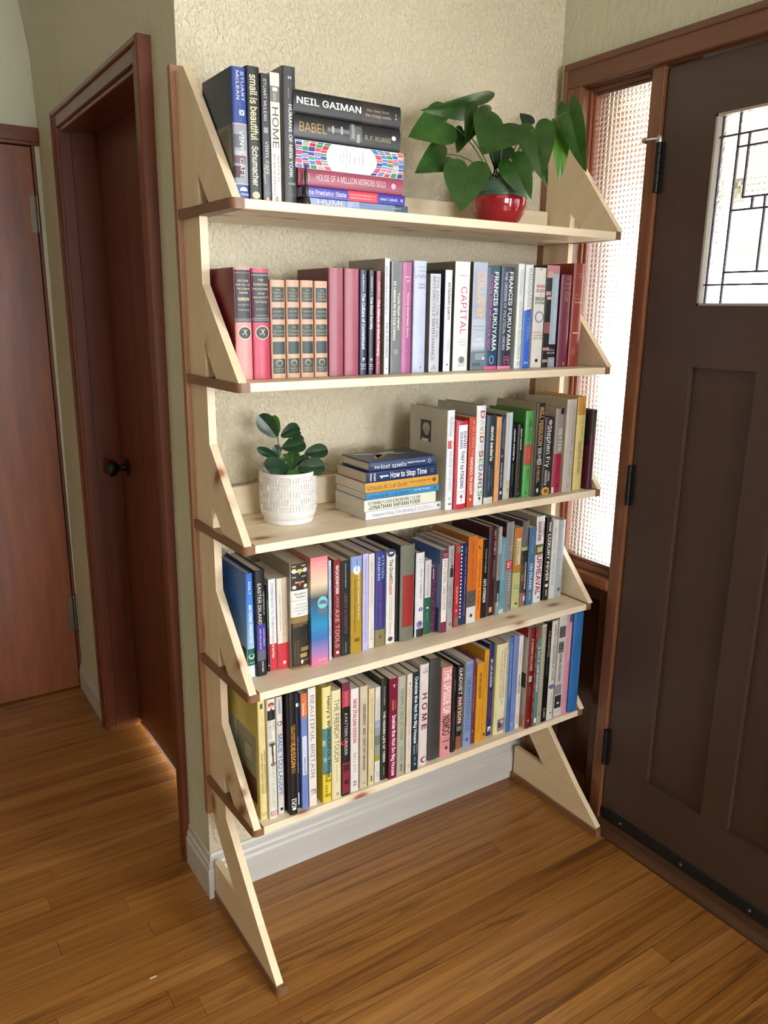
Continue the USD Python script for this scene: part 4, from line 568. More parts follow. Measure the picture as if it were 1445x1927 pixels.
[3, 0.6129, 0.0213, -0.2574, 0.2204, 'p', 'c2503c', 'coral paperback with cream hand lettered capitals', [('T', 'AFTER A WHILE YOU', 0.03, 0.44, 0.65, 0.36, 'e8b8a0', 0), ('T', 'GWENDOLYN KNAPP', 0.44, 0.86, 0.52, 0.42, 'f0e2d8', 1), ('V', 0.92, 0.5, 0.4, 'f2f0ea')], {}],
[3, 0.6379, 0.0294, -0.2552, 0.2466, 'h', 'dde0e2', 'tall white hardback with big multicoloured letters down its spine', [('T', 'D', 0.05, 0.125, 0.58, 0.42, 'a83c44', 1), ('T', 'A', 0.14, 0.19, 0.58, 0.42, 'a8bccc', 1), ('T', 'V', 0.2, 0.255, 0.58, 0.42, '9ab08c', 1), ('T', 'I', 0.26, 0.285, 0.58, 0.42, 'c8b048', 1), ('T', 'D', 0.3, 0.365, 0.58, 0.42, '8c4a3c', 1), ('T', 'The Best of', 0.38, 0.43, 0.6, 0.2, '9ab0c0', 0), ('T', 'S', 0.445, 0.51, 0.58, 0.45, '7a3038', 1), ('T', 'E', 0.525, 0.575, 0.58, 0.42, '6aa860', 1), ('T', 'D', 0.585, 0.65, 0.58, 0.45, '6a78a0', 1), ('T', 'A', 0.66, 0.715, 0.58, 0.45, 'b04a90', 1), ('T', 'R', 0.725, 0.79, 0.58, 0.42, '8a6058', 1), ('T', 'I', 0.8, 0.83, 0.58, 0.42, '5a5a70', 1), ('T', 'S', 0.85, 0.91, 0.58, 0.45, '6aa050', 1), ('E', 0.93, 0.55, 0.12, 0.12, '16161a'), ('B', 0.955, 0.958, '888', 0.4, 0.75)], {'side': 'a9aaa0'}],
[3, 0.6696, 0.0316, -0.2548, 0.2208, 'h', '25323f', 'dark slate hardback with white lower case name and pale foot', [('B', 0.925, 1, 'c9c5b8', 0, 1), ('T', 'david sedaris', 0.12, 0.51, 0.6, 0.3, 'f2f0ea', 1), ('T', 'when you are', 0.6, 0.8, 0.72, 0.1, 'aab', 0), ('T', 'engulfed in flames', 0.56, 0.84, 0.45, 0.1, 'aab', 0)], {'side': '1c2630'}],
[3, 0.7074, 0.0158, -0.2482, 0.2144, 'p', 'd9a068', 'narrow peach paperback between the dark slate and navy spines', [('T', 'barrel fever', 0.12, 0.5, 0.6, 0.25, 'a86838', 0), ('T', 'stories', 0.48, 0.62, 0.55, 0.3, '8c5a38', 0), ('H', 'b', 0.935, 0.3, 0.6, 0.02, '16161a', 0)], {}],
[3, 0.7326, 0.0119, -0.2378, 0.2173, 'p', '25305c', 'narrow navy paperback with a small gold squiggle mid-spine', [('T', 'CHILDREN PLAYING BEFORE', 0.05, 0.4, 0.68, 0.2, 'c9cede', 0), ('T', 'A STATUE OF HERCULES', 0.09, 0.38, 0.38, 0.17, '8c94b4', 0), ('B', 0.46, 0.5, 'a89058', 0.3, 0.7), ('T', 'DAVID SEDARIS', 0.56, 0.855, 0.5, 0.35, 'f2f0ea', 0), ('B', 0.9, 0.935, 'f2f0ea', 0.3, 0.75)], {}],
[3, 0.7447, 0.0227, -0.2427, 0.2222, 'h', 'b8b4a2', 'speckled beige hardback with pale blue label and outlined box', [('B', 0.0, 0.78, 'b9cfe6', 0.42, 1), ('B', 0.03, 0.036, '8a8678', 0.1, 0.16), ('B', 0.08, 0.086, '8a8678', 0.30000000000000004, 0.36), ('B', 0.13, 0.136, '8a8678', 0.1, 0.16), ('B', 0.18000000000000002, 0.18600000000000003, '8a8678', 0.30000000000000004, 0.36), ('B', 0.23, 0.23600000000000002, '8a8678', 0.1, 0.16), ('B', 0.28, 0.286, '8a8678', 0.30000000000000004, 0.36), ('B', 0.33000000000000007, 0.336, '8a8678', 0.1, 0.16), ('B', 0.38, 0.386, '8a8678', 0.30000000000000004, 0.36), ('B', 0.43000000000000005, 0.436, '8a8678', 0.1, 0.16), ('B', 0.48, 0.486, '8a8678', 0.30000000000000004, 0.36), ('B', 0.53, 0.536, '8a8678', 0.1, 0.16), ('B', 0.5800000000000001, 0.5860000000000001, '8a8678', 0.30000000000000004, 0.36), ('B', 0.6300000000000001, 0.6360000000000001, '8a8678', 0.1, 0.16), ('B', 0.68, 0.686, '8a8678', 0.30000000000000004, 0.36), ('B', 0.7300000000000001, 0.7360000000000001, '8a8678', 0.1, 0.16), ('B', 0.78, 0.786, '8a8678', 0.30000000000000004, 0.36), ('B', 0.8300000000000001, 0.8360000000000001, '8a8678', 0.1, 0.16), ('B', 0.8800000000000001, 0.8860000000000001, '8a8678', 0.30000000000000004, 0.36), ('B', 0.1, 0.102, '6a84b0', 0.55, 0.95), ('B', 0.77, 0.772, '6a84b0', 0.45, 0.9), ('B', 0.87, 0.92, '7a8ab0', 0.5, 0.85), ('B', 0.88, 0.91, 'b8b4a2', 0.57, 0.78)], {}],
[3, 0.7741, 0.0106, -0.236, 0.1877, 'p', '121214', 'short narrow black paperback with cream page edge and white name', [('T', 'david sedaris', 0.05, 0.48, 0.55, 0.42, 'f2f0ea', 1), ('T', 'holidays on ice', 0.53, 0.83, 0.45, 0.3, '8c9270', 0)], {}],
[3, 0.7852, 0.0198, -0.2419, 0.1902, 'h', '17191d', 'short black hardback with small white and rust lettering', [('T', 'david sedaris', 0.06, 0.35, 0.6, 0.22, 'f2f0ea', 1), ('T', 'squirrel seeks chipmunk', 0.37, 0.87, 0.5, 0.2, '9c5a48', 0), ('H', 'LITTLE', 0.93, 0.35, 0.8, 0.014, 'aaa', 0), ('H', 'BROWN', 0.955, 0.35, 0.8, 0.014, 'aaa', 0)], {'side': '23252c'}],
[3, 0.8053, 0.0263, -0.2483, 0.2234, 'h', '4f9a50', 'green hardback with red oblong patch on the spine', [('B', 0.4, 0.61, 'b2413c', 0.0, 0.92), ('B', 0.385, 0.4, '6a6c44', 0.05, 0.85), ('B', 0.61, 0.63, '6a6c44', 0.05, 0.85), ('T', 'JAIL', 0.08, 0.2, 0.6, 0.4, '2a4a34', 1), ('T', 'SYRIA', 0.22, 0.34, 0.55, 0.4, '35603c', 0), ('T', 'NASH', 0.44, 0.56, 0.55, 0.24, 'd87a6c', 0), ('E', 0.7, 0.6, 0.2, 0.18, '8a5a34'), ('T', 'KNOPF', 0.67, 0.8, 0.6, 0.2, '2f5636', 0), ('E', 0.95, 0.4, 0.14, 0.1, '2f5636')], {'side': '41833f'}],
[3, 0.8318, 0.0311, -0.2581, 0.2419, 'h', '191a20', 'black spine with beige cover sides and gold author capitals', [('T', 'WILL FERGUSON', 0.035, 0.45, 0.55, 0.46, 'c79a58', 1), ('T', 'THE SHOE', 0.47, 0.54, 0.55, 0.4, 'd8d4cc', 1), ('T', 'ON THE', 0.55, 0.6, 0.55, 0.3, 'd8d4cc', 1), ('T', 'ROOF', 0.6, 0.66, 0.55, 0.5, 'd8d4cc', 1), ('T', 'A NOVEL', 0.67, 0.855, 0.5, 0.32, 'b8904c', 1), ('E', 0.935, 0.5, 0.2, 0.12, 'c8c4bc')], {'side': 'a39c80'}],
[3, 0.8668, 0.0357, -0.2549, 0.2024, 'h', '2d2628', 'dark brown hardback with handwritten white lettering and gold foot ornament', [('E', 0.06, 0.5, 0.2, 0.16, 'c89aa0'), ('T', 'Stephen Fry', 0.1, 0.64, 0.45, 0.4, 'f2f0ea', 0), ('T', 'making', 0.7, 0.82, 0.65, 0.2, 'd0ccc8', 1), ('T', 'history', 0.68, 0.88, 0.35, 0.2, 'd0ccc8', 1), ('E', 0.955, 0.4, 0.32, 0.36, 'c99a2c'), ('E', 0.955, 0.4, 0.16, 0.2, '6a4a18')], {}],
[3, 0.9072, 0.0304, -0.2526, 0.2241, 'h', '8f8884', 'grey and crimson hardback with tall thin white letters', [('B', 0.53, 1, '9c2240', 0, 1), ('B', 0, 0.07, '211c1c', 0.5, 1), ('T', 'BETTER', 0.24, 0.5, 0.6, 0.4, 'e4e0dc', 0), ('T', 'HOTTER', 0.55, 0.79, 0.5, 0.36, '6a1830', 0), ('E', 0.92, 0.6, 0.12, 0.1, '16161a'), ('B', 0.93, 1, 'c8c0b8', 0.0, 0.2)], {'side': 'b0a294'}],
[3, 0.9378, 0.0357, -0.2612, 0.2465, 'h', 'b5b0a8', 'tall stone grey hardback with widely spaced brown capitals', [('T', 'KATE ATKINSON', 0.06, 0.47, 0.66, 0.16, '7a6e64', 0), ('T', 'LIFE', 0.7, 0.82, 0.6, 0.3, '9a9488', 0), ('E', 0.57, 0.6, 0.08, 0.1, '8a8478'), ('T', 'BB', 0.91, 0.95, 0.5, 0.25, '8a8478', 0)], {'side': 'b5a898'}],
[3, 0.9787, 0.0333, -0.2593, 0.2506, 'h', 'd0c27c', 'tall yellow hardback with dark scripted lettering, ochre at head', [('B', 0, 0.19, 'b8862c', 0, 1), ('T', 'TRUTH AND', 0.08, 0.42, 0.6, 0.24, '8a6838', 0), ('T', 'Beautifully Written', 0.47, 0.82, 0.5, 0.36, '4a4434', 0)], {'side': 'c8923c'}],
[3, 1.0217, 0.0196, -0.2717, 0.2162, 'h', '4a2030', 'maroon hardback with dark upper half and white sticker on its cover', [('B', 0, 0.3, '26241f', 0, 1), ('T', 'THE LITTLE STRANGER', 0.1, 0.62, 0.5, 0.2, '8a6058', 0)], {'side': '5a1e30', 'sides': [('S', 0.0, 0.45, 0.0, 1, '22242a'), ('S', 0.8, 0.96, 0.16, 0.72, 'd8d4c4')]}],
[4, 0.0488, 0.0178, -0.2059, 0.2436, 'h', '3f7fd0', 'leftmost hardback fading blue to white with green foot band', [('B', 0.72, 0.885, '135c48', 0, 1), ('T', 'DALY', 0.08, 0.2, 0.5, 0.3, 'e8eef4', 0), ('T', 'BEYOND GROWTH', 0.3, 0.66, 0.5, 0.36, 'eef4f8', 1), ('E', 0.795, 0.5, 0.36, 0.4, 'd4e4e0'), ('E', 0.79, 0.5, 0.26, 0.3, '135c48'), ('H', 'BEACON', 0.86, 0.2, 0.9, 0.01, 'f2f0ea', 0)], {'grad': ('2c62b8', '3f7fd0', '8ab0dc', 'dfe6ec'), 'side': '3a62b0', 'sides': [('S', 0.72, 0.885, 0, 1, '135c48'), ('S', 0.1, 0.104, 0.2, 0.8, '27407c'), ('S', 0.128, 0.132, 0.2, 0.7000000000000001, '27407c'), ('S', 0.156, 0.16, 0.2, 0.6000000000000001, '27407c'), ('S', 0.184, 0.188, 0.2, 0.5, '27407c'), ('S', 0.21200000000000002, 0.216, 0.2, 0.8, '27407c'), ('S', 0.24000000000000002, 0.244, 0.2, 0.7000000000000001, '27407c'), ('S', 0.268, 0.272, 0.2, 0.6000000000000001, '27407c'), ('S', 0.29600000000000004, 0.3, 0.2, 0.5, '27407c'), ('S', 0.324, 0.328, 0.2, 0.8, '27407c'), ('S', 0.352, 0.356, 0.2, 0.7000000000000001, '27407c'), ('S', 0.38, 0.384, 0.2, 0.6000000000000001, '27407c'), ('S', 0.40800000000000003, 0.412, 0.2, 0.5, '27407c'), ('S', 0.43600000000000005, 0.44, 0.2, 0.8, '27407c'), ('S', 0.46399999999999997, 0.46799999999999997, 0.2, 0.7000000000000001, '27407c')]}],
[4, 0.0669, 0.0253, -0.2125, 0.2483, 'h', '15151b', 'black hardback titled Easter Island with violet haze on spine', [('B', 0.5, 0.8, '3d3494', 0.1, 0.95), ('B', 0.75, 0.85, '5c5a70', 0.1, 0.9), ('T', 'EASTER ISLAND', 0.12, 0.5, 0.42, 0.3, 'f2f0ea', 0), ('T', 'THE ENIGMAS OF', 0.2, 0.42, 0.82, 0.15, 'd0d0e0', 0), ('T', 'JOHN FLENLEY', 0.54, 0.72, 0.75, 0.17, 'd4d4e4', 0), ('T', 'AND PAUL BAHN', 0.54, 0.74, 0.4, 0.17, 'd4d4e4', 0), ('T', 'OXFORD', 0.86, 0.96, 0.55, 0.18, 'f2f0ea', 0)], {'side': '1e1a24'}],
[4, 0.0983, 0.0055, -0.2006, 0.2081, 'p', '17181a', 'very thin black booklet with green and red lettering', [('T', 'MANAGUA', 0.18, 0.5, 0.5, 0.5, '6aa04a', 1), ('T', 'LOS VIOLENTOS', 0.52, 0.8, 0.5, 0.4, 'b03838', 0), ('E', 0.93, 0.5, 0.3, 0.3, 'd8d8d8')], {}],
[4, 0.1042, 0.0178, -0.2006, 0.2191, 'p', 'dcdfe2', 'white paperback with red foot titled 23 Things', [('B', 0.7, 1, 'c02a38', 0, 1), ('T', "23 THINGS THEY DON'T TELL YOU ABOUT", 0.045, 0.54, 0.5, 0.34, '4a5468', 0), ('T', 'CAPITALISM', 0.54, 0.69, 0.5, 0.34, 'c04a54', 0), ('T', 'Ha-Joon Chang', 0.71, 0.855, 0.5, 0.28, 'f2f0ea', 1)], {}],
[4, 0.1228, 0.026, -0.2042, 0.2185, 'p', 'dad4ca', 'tan and white paperback with red foot and small spaced lettering', [('B', 0.0, 0.71, 'bfae98', 0.45, 1), ('B', 0.71, 1, 'c02a3a', 0, 1), ('T', 'ALBERT HIRSCHMAN', 0.17, 0.57, 0.28, 0.1, '5c5650', 0), ('T', 'THE PASSIONS AND THE', 0.07, 0.64, 0.78, 0.1, '7a6a58', 0), ('T', 'INTERESTS POLITICAL', 0.08, 0.64, 0.58, 0.1, '7a6a58', 0), ('E', 0.93, 0.6, 0.18, 0.16, 'e8b8b8')], {'side': 'd0c4b4'}],
[4, 0.1491, 0.0454, -0.2208, 0.2519, 'h', 'c9c3b4', 'thick hardback with ornate gold and black pattern and landscape painting', [('B', 0, 0.26, '1f1a18', 0.0, 1), ('B', 0.02, 0.035, 'b89a44', 0.1, 0.3), ('B', 0.07, 0.085, 'd8d4b8', 0.25, 0.44999999999999996), ('B', 0.12000000000000001, 0.135, '8a9a94', 0.1, 0.3), ('B', 0.17, 0.18500000000000003, 'c8b468', 0.25, 0.44999999999999996), ('B', 0.22, 0.23500000000000001, '6a2a20', 0.1, 0.3), ('B', 0.02, 0.035, 'b89a44', 0.6, 0.85), ('B', 0.07, 0.085, 'd8d4b8', 0.5, 0.75), ('B', 0.12000000000000001, 0.135, '8a9a94', 0.6, 0.85), ('B', 0.17, 0.18500000000000003, 'c8b468', 0.5, 0.75), ('B', 0.22, 0.23500000000000001, '6a2a20', 0.6, 0.85), ('V', 0.08, 0.5, 0.35, 'd8b84c'), ('V', 0.19, 0.5, 0.3, 'b8583c'), ('E', 0.07, 0.2, 0.12, 0.13, 'c8d0c8'), ('E', 0.07, 0.8, 0.12, 0.13, 'c8d0c8'), ('E', 0.22, 0.2, 0.1, 0.11, 'd0ccb0'), ('E', 0.22, 0.82, 0.1, 0.11, 'd0ccb0'), ('B', 0.25, 0.5, 'dcdcd8', 0, 1), ('H', 'BENJAMIN M.', 0.285, 0.2, 0.85, 0.017, '4a4a48', 1), ('H', 'FRIEDMAN', 0.315, 0.28, 0.8, 0.017, '4a4a48', 1), ('B', 0.345, 0.349, '8a4a4c', 0, 1), ('H', 'THE MORAL', 0.385, 0.25, 0.85, 0.015, '6a6a68', 0), ('H', 'CONSEQUENCES', 0.415, 0.15, 0.92, 0.015, '6a6a68', 0), ('H', 'OF ECONOMIC', 0.445, 0.2, 0.88, 0.015, '6a6a68', 0), ('H', 'GROWTH', 0.475, 0.3, 0.75, 0.015, '6a6a68', 0), ('B', 0.5, 1, '2c2418', 0, 1), ('B', 0.5, 0.56, '8a7044', 0, 1), ('B', 0.56, 0.6, '5c4a30', 0.1, 0.9), ('E', 0.66, 0.4, 0.36, 0.35, '191510'), ('E', 0.62, 0.75, 0.2, 0.2, '211b14'), ('B', 0.75, 0.95, '4a3a24', 0.15, 0.22), ('B', 0.72, 0.95, '4a3a24', 0.3, 0.38), ('B', 0.8, 0.84, '8a7440', 0.5, 0.95), ('B', 0.86, 0.9, 'a88c4c', 0.45, 0.85), ('B', 0.92, 0.94, '6a5a34', 0.5, 0.95), ('E', 0.94, 0.55, 0.12, 0.06, 'e8e4dc'), ('B', 0.98, 1, '8a5a30', 0, 1)], {'side': 'a39c8a'}],
[4, 0.1948, 0.044, -0.2296, 0.2614, 'p', 'd8868c', 'wide hardback with pink to turquoise gradient and teal drop shape', [('E', 0.47, 0.68, 0.45, 0.3, '5a6a80'), ('E', 0.42, 0.68, 0.34, 0.3, '72c0c4'), ('H', 'Designing the', 0.05, 0.25, 0.9, 0.014, 'e8b8bc', 0), ('H', '21st Century', 0.075, 0.25, 0.85, 0.014, 'e8b8bc', 0), ('T', '', 0, 1, 0.5, 0.1, 'f2f0ea', 0), ('H', 'TASCHEN', 0.955, 0.35, 0.9, 0.02, 'e8b8c8', 0)], {'grad': ('d8727e', 'd9a89c', 'dcc6a8', '3c4a58', '1f6f98', '2a88b8', '3a6ab0', '9a78b0', 'd87088'), 'side': 'c87078'}],
[4, 0.2449, 0.0076, -0.2215, 0.2445, 'p', 'b3c4d8', 'very thin pale blue paperback right of the drop patterned spine', [('T', 'Galbraith', 0.05, 0.2, 0.5, 0.4, '5a6c90', 0), ('T', 'The Making of Economic Society', 0.25, 0.75, 0.5, 0.4, '5a6c90', 0)], {}],
[4, 0.2617, 0.0184, -0.2161, 0.2419, 'p', '7d2a2c', 'dark red paperback titled WOODWORK with white tool drawings', [('T', 'WOODWORK', 0.055, 0.35, 0.5, 0.42, 'f2f0ea', 1), ('T', 'STEP BY STEP', 0.37, 0.49, 0.5, 0.25, 'd8c0b8', 0), ('T', 'AXE TOOLS', 0.5, 0.9, 0.5, 0.55, 'd8b8b0', 0), ('E', 0.95, 0.5, 0.2, 0.22, 'f2f0ea')], {}],
[4, 0.2803, 0.0249, -0.2176, 0.2365, 'p', '20252b', 'black paperback titled Limits to Growth in brown letters', [('T', 'Meadows Randers Meadows', 0.03, 0.28, 0.5, 0.13, 'c8c4bc', 0), ('T', 'LIMITS to GROWTH', 0.34, 0.76, 0.5, 0.3, '8a5a4c', 0), ('T', 'CHELSEA GREEN', 0.86, 0.97, 0.5, 0.1, 'c8c4bc', 0)], {}],
[4, 0.3054, 0.0319, -0.2205, 0.243, 'h', 'a8871f', 'mustard hardback with blue sky photo at its head', [('B', 0, 0.16, '8098d0', 0, 1), ('E', 0.14, 0.5, 0.35, 0.3, 'd8dce0'), ('B', 0.03, 0.15, '555c70', 0.47, 0.53), ('T', 'How Rich Countries Got Rich', 0.17, 0.65, 0.68, 0.17, 'f2f0ea', 0), ('T', 'and Why Poor Countries Stay Poor', 0.24, 0.78, 0.35, 0.17, '55420c', 0), ('B', 0.84, 0.88, '6a5410', 0.3, 0.75)], {'side': '9a9484'}],
[4, 0.3387, 0.0159, -0.2189, 0.2443, 'p', 'b6b4dc', 'narrow lavender paperback with tiny dark lettering', [('T', 'Small is Beautiful Economics', 0.06, 0.42, 0.5, 0.16, '4a4a80', 0), ('T', 'as if people mattered', 0.45, 0.77, 0.5, 0.16, '4a4a80', 0), ('T', 'HARPER', 0.8, 0.92, 0.5, 0.2, '4a4a80', 0)], {}],
[4, 0.3574, 0.0166, -0.2155, 0.2403, 'p', 'd5cfc8', 'narrow off white paperback with faint brown lettering', [('T', 'Raphael', 0.08, 0.19, 0.5, 0.22, '8a7468', 0), ('T', 'ADAM SMITH', 0.24, 0.52, 0.5, 0.3, 'a89080', 0), ('T', 'OXFORD', 0.76, 0.9, 0.5, 0.15, 'a89080', 0), ('E', 0.9, 0.5, 0.2, 0.25, 'c0b8b0')], {}],
[4, 0.3757, 0.0314, -0.216, 0.242, 'h', '28357f', 'royal blue hardback with red title and khaki foot', [('B', 0.82, 1, '80744c', 0, 1), ('T', 'STEVEN', 0.04, 0.28, 0.68, 0.2, 'c8d0e8', 0), ('T', 'PINKER', 0.06, 0.3, 0.32, 0.2, 'c8d0e8', 0), ('T', 'How the Mind Works', 0.33, 0.8, 0.5, 0.3, '983a58', 0), ('E', 0.9, 0.5, 0.2, 0.08, '4a4428')], {}],
[4, 0.4078, 0.0257, -0.2159, 0.2358, 'p', 'dcd9d2', 'white paperback with playful black and red title lettering', [('E', 0.01, 0.5, 0.4, 0.45, '2a3a5c'), ('T', 'The Growth', 0.08, 0.3, 0.5, 0.4, '2a2e34', 1), ('T', 'Illusion', 0.3, 0.46, 0.5, 0.4, 'b83a40', 1), ('T', 'how economic growth has enriched', 0.48, 0.74, 0.62, 0.12, '6a6a68', 0), ('T', 'the few and impoverished the many', 0.48, 0.74, 0.4, 0.1, '6a6a68', 0), ('T', 'Richard Douthwaite', 0.76, 0.9, 0.5, 0.18, 'b85a5c', 0), ('E', 0.95, 0.5, 0.24, 0.28, '3a3a3a')], {}],
[4, 0.4348, 0.009, -0.2152, 0.2228, 'p', '1c1a19', 'narrow black paperback left of the grey cloth volume', [('T', 'Theory of Prosperity and the Leisure Class', 0.08, 0.95, 0.55, 0.2, '6a645c', 0)], {}],
[4, 0.4441, 0.0425, -0.2244, 0.2487, 'h', '6b6e60', 'thick grey green cloth hardback with blank red panel', [('B', 0.31, 0.85, '8f2624', 0.15, 0.93)], {'side': '23283a'}],
[4, 0.492, 0.0265, -0.2212, 0.2213, 'h', 'd6d7da', 'white hardback titled What is America? with purple emblem', [('H', 'RONALD', 0.075, 0.2, 0.9, 0.013, '8a8c94', 0), ('H', 'WRIGHT', 0.11, 0.2, 0.9, 0.015, '8a8c94', 0), ('T', 'WHAT IS AMERICA?', 0.19, 0.55, 0.55, 0.2, '55585e', 0), ('E', 0.67, 0.6, 0.2, 0.24, '50407c'), ('E', 0.67, 0.6, 0.1, 0.1, 'd6d7da'), ('E', 0.85, 0.5, 0.4, 0.36, '8c80b0'), ('E', 0.84, 0.55, 0.18, 0.16, '3a3470'), ('B', 0.9, 1, '26262a', 0.15, 1)], {'side': '1a1a1c'}],
[4, 0.5227, 0.0196, -0.216, 0.196, 'p', 'd0c9cc', 'short paperback, upper half pale and lower half dark green', [('B', 0.5, 1, '125a40', 0, 1), ('T', 'Waiting for the Voyage', 0.06, 0.48, 0.5, 0.28, '6a6064', 0), ('E', 0.64, 0.5, 0.14, 0.16, 'f2f0ea'), ('B', 0.7, 0.82, '8ab0a0', 0.45, 0.52)], {}],
[4, 0.5456, 0.0169, -0.2124, 0.1746, 'p', '4f2c44', 'short purple paperback with mottled floral pattern', [('B', 0.04, 0.055, '7a4a6a', 0.1, 0.5), ('B', 0.1, 0.11499999999999999, '33203a', 0.4, 0.8), ('B', 0.16, 0.175, '8a5a78', 0.1, 0.5), ('B', 0.22, 0.235, '7a4a6a', 0.4, 0.8), ('B', 0.27999999999999997, 0.295, '33203a', 0.1, 0.5), ('B', 0.33999999999999997, 0.355, '8a5a78', 0.4, 0.8), ('B', 0.39999999999999997, 0.415, '7a4a6a', 0.1, 0.5), ('B', 0.45999999999999996, 0.475, '33203a', 0.4, 0.8), ('B', 0.52, 0.535, '8a5a78', 0.1, 0.5), ('B', 0.5800000000000001, 0.5950000000000001, '7a4a6a', 0.4, 0.8), ('B', 0.64, 0.655, '33203a', 0.1, 0.5), ('B', 0.7, 0.715, '8a5a78', 0.4, 0.8), ('B', 0.76, 0.775, '7a4a6a', 0.1, 0.5), ('B', 0.8200000000000001, 0.8350000000000001, '33203a', 0.4, 0.8), ('B', 0.88, 0.895, '8a5a78', 0.1, 0.5), ('B', 0.03, 0.18, 'c8b8c4', 0.28, 0.4)], {}],
[4, 0.5627, 0.021, -0.231, 0.2203, 'p', '6f2c40', 'maroon paperback with long white panel titled Exploring Vancouver', [('B', 0.1, 0.87, 'e0dad4', 0.08, 0.88), ('T', 'EXPLORING VANCOUVER', 0.12, 0.72, 0.5, 0.42, '3a3638', 0), ('H', 'KALMAN', 0.05, 0.15, 0.9, 0.016, 'd8b8bc', 0), ('H', 'WARD', 0.075, 0.25, 0.8, 0.014, 'd8b8bc', 0)], {'side': '7f9ccc', 'sides': [('S', 0.7, 1, 0, 1, '33435c'), ('S', 0.0, 0.18, 0, 1, '4f72b0'), ('S', 0.3, 0.4, 0.2, 0.7, 'a8bedc')]}],
[4, 0.5877, 0.02, -0.2264, 0.226, 'h', 'a5a0a0', 'grey hardback with dark house shaped tag mid-spine', [('T', 'STUART McLEAN', 0.04, 0.22, 0.55, 0.4, '6a6468', 0), ('B', 0.26, 0.37, '20242c', 0.3, 0.85), ('V', 0.245, 0.57, 0.5, '20242c'), ('T', 'HOME FROM THE', 0.39, 0.8, 0.78, 0.2, '6a6264', 0), ('T', 'VINYL CAFE', 0.46, 0.74, 0.38, 0.36, '6a6264', 0), ('B', 0.855, 0.858, '444', 0, 1), ('E', 0.93, 0.5, 0.26, 0.16, '6a6a6c')], {}],
[4, 0.6149, 0.017, -0.2193, 0.2234, 'p', 'b02c34', 'red paperback with dull olive squares at head and foot', [('B', 0.02, 0.1, '6f6a54', 0.3, 1), ('B', 0.88, 0.98, '6f6a54', 0.3, 0.95), ('T', 'ISLAND ECOLOGY', 0.5, 0.72, 0.5, 0.25, 'f2f0ea', 0), ('E', 0.8, 0.5, 0.24, 0.22, 'd88088')], {}],
[4, 0.6357, 0.0217, -0.2156, 0.2226, 'p', '1f2a55', 'navy book with a white plastic comb binding along its edge', [('B', 0.03, 0.053, 'e4e6ea', 0.02, 0.2), ('B', 0.075, 0.098, 'e4e6ea', 0.02, 0.2), ('B', 0.12, 0.143, 'e4e6ea', 0.02, 0.2), ('B', 0.165, 0.188, 'e4e6ea', 0.02, 0.2), ('B', 0.21, 0.23299999999999998, 'e4e6ea', 0.02, 0.2), ('B', 0.255, 0.27799999999999997, 'e4e6ea', 0.02, 0.2), ('B', 0.30000000000000004, 0.323, 'e4e6ea', 0.02, 0.2), ('B', 0.345, 0.368, 'e4e6ea', 0.02, 0.2), ('B', 0.39, 0.413, 'e4e6ea', 0.02, 0.2), ('B', 0.43499999999999994, 0.45799999999999996, 'e4e6ea', 0.02, 0.2), ('B', 0.48, 0.503, 'e4e6ea', 0.02, 0.2), ('B', 0.525, 0.548, 'e4e6ea', 0.02, 0.2), ('B', 0.5700000000000001, 0.5930000000000001, 'e4e6ea', 0.02, 0.2), ('B', 0.615, 0.638, 'e4e6ea', 0.02, 0.2), ('B', 0.66, 0.683, 'e4e6ea', 0.02, 0.2), ('B', 0.705, 0.728, 'e4e6ea', 0.02, 0.2), ('B', 0.75, 0.773, 'e4e6ea', 0.02, 0.2), ('B', 0.795, 0.8180000000000001, 'e4e6ea', 0.02, 0.2), ('B', 0.84, 0.863, 'e4e6ea', 0.02, 0.2), ('B', 0.885, 0.908, 'e4e6ea', 0.02, 0.2), ('T', 'The Joy of the Settlement Cookbook', 0.05, 0.9, 0.75, 0.16, 'a8b4d8', 0)], {'side': '1a2038'}],
[4, 0.6576, 0.0311, -0.2184, 0.2377, 'p', 'c66a28', 'orange paperback with grey band holding a black circle', [('B', 0.62, 0.81, '54524c', 0, 1), ('E', 0.715, 0.55, 0.35, 0.4, '201f1c'), ('B', 0.81, 1, 'cfcdcb', 0, 1), ('T', 'SAPIENS', 0.06, 0.2, 0.5, 0.25, '8a4a1c', 0), ('T', 'HUMANS', 0.24, 0.34, 0.5, 0.22, '8a4a1c', 0), ('T', 'EXTINCTION', 0.36, 0.5, 0.5, 0.25, '8a4a1c', 0), ('T', 'HISTORY', 0.5, 0.6, 0.5, 0.2, '8a4a1c', 0), ('B', 0.895, 0.93, '222', 0.4, 0.65)], {'side': 'b4622a'}],
[4, 0.698, 0.0185, -0.2074, 0.2228, 'p', 'e07f22', 'bright orange paperback titled Carbon Footprint Everything', [('E', 0.1, 0.5, 0.3, 0.3, '16161a'), ('E', 0.095, 0.62, 0.27, 0.26, 'e07f22'), ('T', 'Carbon Footprint', 0.24, 0.6, 0.5, 0.32, '3a2008', 0), ('T', 'Everything', 0.65, 0.88, 0.5, 0.3, '3a2008', 0)], {}],
[4, 0.7167, 0.0176, -0.2089, 0.2183, 'p', '15161a', 'black paperback with white capitals beside the orange one', [('T', 'Human Croquet', 0.12, 0.42, 0.55, 0.28, 'd0ccc4', 0), ('T', 'KATE ATKINSON', 0.5, 0.8, 0.5, 0.5, 'f2f0ea', 1)], {}],
